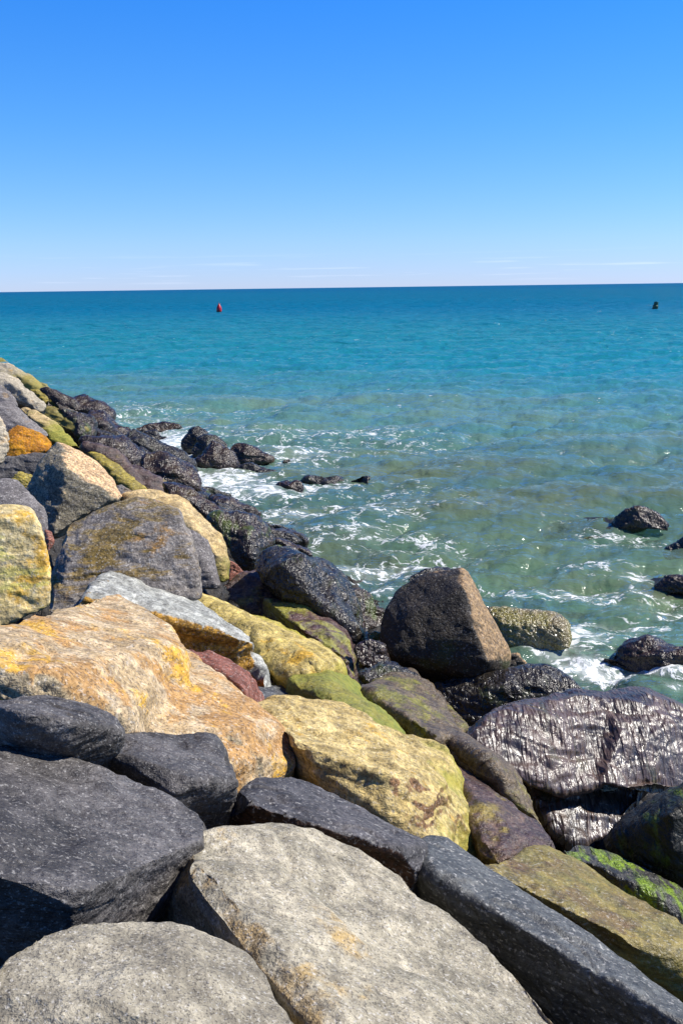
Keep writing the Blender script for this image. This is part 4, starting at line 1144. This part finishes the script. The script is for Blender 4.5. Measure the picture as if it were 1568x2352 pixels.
def lathe(name, prof, mat, parent, seg=40):
    V, F = [], []
    for (r, z) in prof:
        for k in range(seg):
            a = 2 * math.pi * k / seg
            V.append((r * math.cos(a), r * math.sin(a), z))
    for i in range(len(prof) - 1):
        for k in range(seg):
            F.append((i * seg + k, i * seg + (k + 1) % seg, (i + 1) * seg + (k + 1) % seg, (i + 1) * seg + k))
    F.append(tuple(range(seg))[::-1]); F.append(tuple((len(prof) - 1) * seg + k for k in range(seg)))
    o = mesh_obj(name, V, F, mat, smooth=False)
    me = o.data
    for p in me.polygons:
        p.use_smooth = len(p.vertices) == 4
    try:
        me.set_sharp_from_angle(angle=R(35))
    except Exception:
        pass
    o.parent = parent
    return o


def ring(name, R0, r, mat, parent, loc, seg=16, ss=8):
    V, F = [], []
    for i in range(seg):
        a = 2 * math.pi * i / seg
        for j in range(ss):
            b = 2 * math.pi * j / ss
            V.append(((R0 + r * math.cos(b)) * math.cos(a), r * math.sin(b), (R0 + r * math.cos(b)) * math.sin(a)))
    for i in range(seg):
        for j in range(ss):
            F.append((i * ss + j, ((i + 1) % seg) * ss + j, ((i + 1) % seg) * ss + (j + 1) % ss, i * ss + (j + 1) % ss))
    o = mesh_obj(name, V, F, mat)
    o.parent = parent; o.location = loc
    return o


def buoy(name, label, u, v, tiltx, tilty):
    e = bpy.data.objects.new(name, None)
    e.empty_display_size = 0.5
    col.objects.link(e)
    e.location = on_water(u, v)
    e.rotation_euler = (tiltx, tilty, 0.3)
    return tag(e, label, 'buoy')


b = buoy('nun_buoy', 'red cone topped buoy floating in open water', 503.5, 717.5, 0.0, R(0.5))
k = float(np.linalg.norm(on_water(503.5, 717.5) - CAM)) / FPX     # metres per measured pixel there
lathe('hull', [(0.9 * 5.6 * k, -6 * k), (5.6 * k, -5 * k), (5.7 * k, 2.4 * k)], TAR, b)
lathe('body', [(5.72 * k, 2.4 * k), (5.9 * k, 3.0 * k), (5.9 * k, 8.0 * k), (5.4 * k, 10.2 * k)], RED, b)
lathe('cone', [(5.45 * k, 10.2 * k), (4.2 * k, 13.5 * k), (2.6 * k, 16.6 * k), (1.5 * k, 18.3 * k), (1.3 * k, 18.9 * k)], RED, b)
ring('lifting_eye', 1.0 * k, 0.35 * k, RED, b, (0, 0, 19.6 * k))

g = buoy('can_buoy', 'tilted green flat topped buoy floating in open water', 1503, 709.5, R(4), R(7))
k = float(np.linalg.norm(on_water(1503, 709.5) - CAM)) / FPX
lathe('hull', [(5.2 * k, -6 * k), (5.9 * k, -5 * k), (6.0 * k, 1.5 * k)], TAR, g)
lathe('float_body', [(6.02 * k, 1.5 * k), (6.1 * k, 2.0 * k), (6.1 * k, 7.0 * k), (5.0 * k, 8.0 * k)], GRN, g)
lathe('can', [(4.6 * k, 8.0 * k), (4.7 * k, 8.4 * k), (4.7 * k, 14.6 * k), (4.5 * k, 15.0 * k)], GRN, g)
ring('lifting_eye', 0.8 * k, 0.25 * k, GRN, g, (0, 0, 15.6 * k))

# ------------------------------------------------------------------ a wave breaking on the weedy rock: spray
sp = NT('sea spray')
sps = sp.n.new('ShaderNodeBsdfPrincipled')
sps.inputs['Base Color'].default_value = (0.85, 0.88, 0.9, 1)
sps.inputs['Roughness'].default_value = 0.25
spray_m = sp.finish(sps.outputs[0])
rng = random.Random(5)
P0 = on_water(430, 1118)
V, F = [], []
oct_f = [(0, 2, 4), (2, 1, 4), (1, 3, 4), (3, 0, 4), (2, 0, 5), (1, 2, 5), (3, 1, 5), (0, 3, 5)]
for i in range(620):
    a = rng.random()
    w = rng.gauss(0, 1)
    hgt = abs(rng.gauss(0, 1)) * 0.26
    p = P0 + np.array([-0.55 + 1.0 * a + 0.10 * w, -0.2 + rng.gauss(0, 0.35), 0.02 + hgt * (1.25 - 0.8 * a)])
    s = 0.006 + 0.016 * rng.random() ** 3
    n0 = len(V)
    for d in ((1, 0, 0), (-1, 0, 0), (0, 1, 0), (0, -1, 0), (0, 0, 1), (0, 0, -1)):
        V.append(tuple(p + s * np.array(d) * np.array([1, 1, 1.5])))
    F += [tuple(n0 + q for q in f) for f in oct_f]
tag(mesh_obj('water_spray', V, F, spray_m), 'white spray of a wave breaking over the dark wet rock', 'spray', kind='stuff')
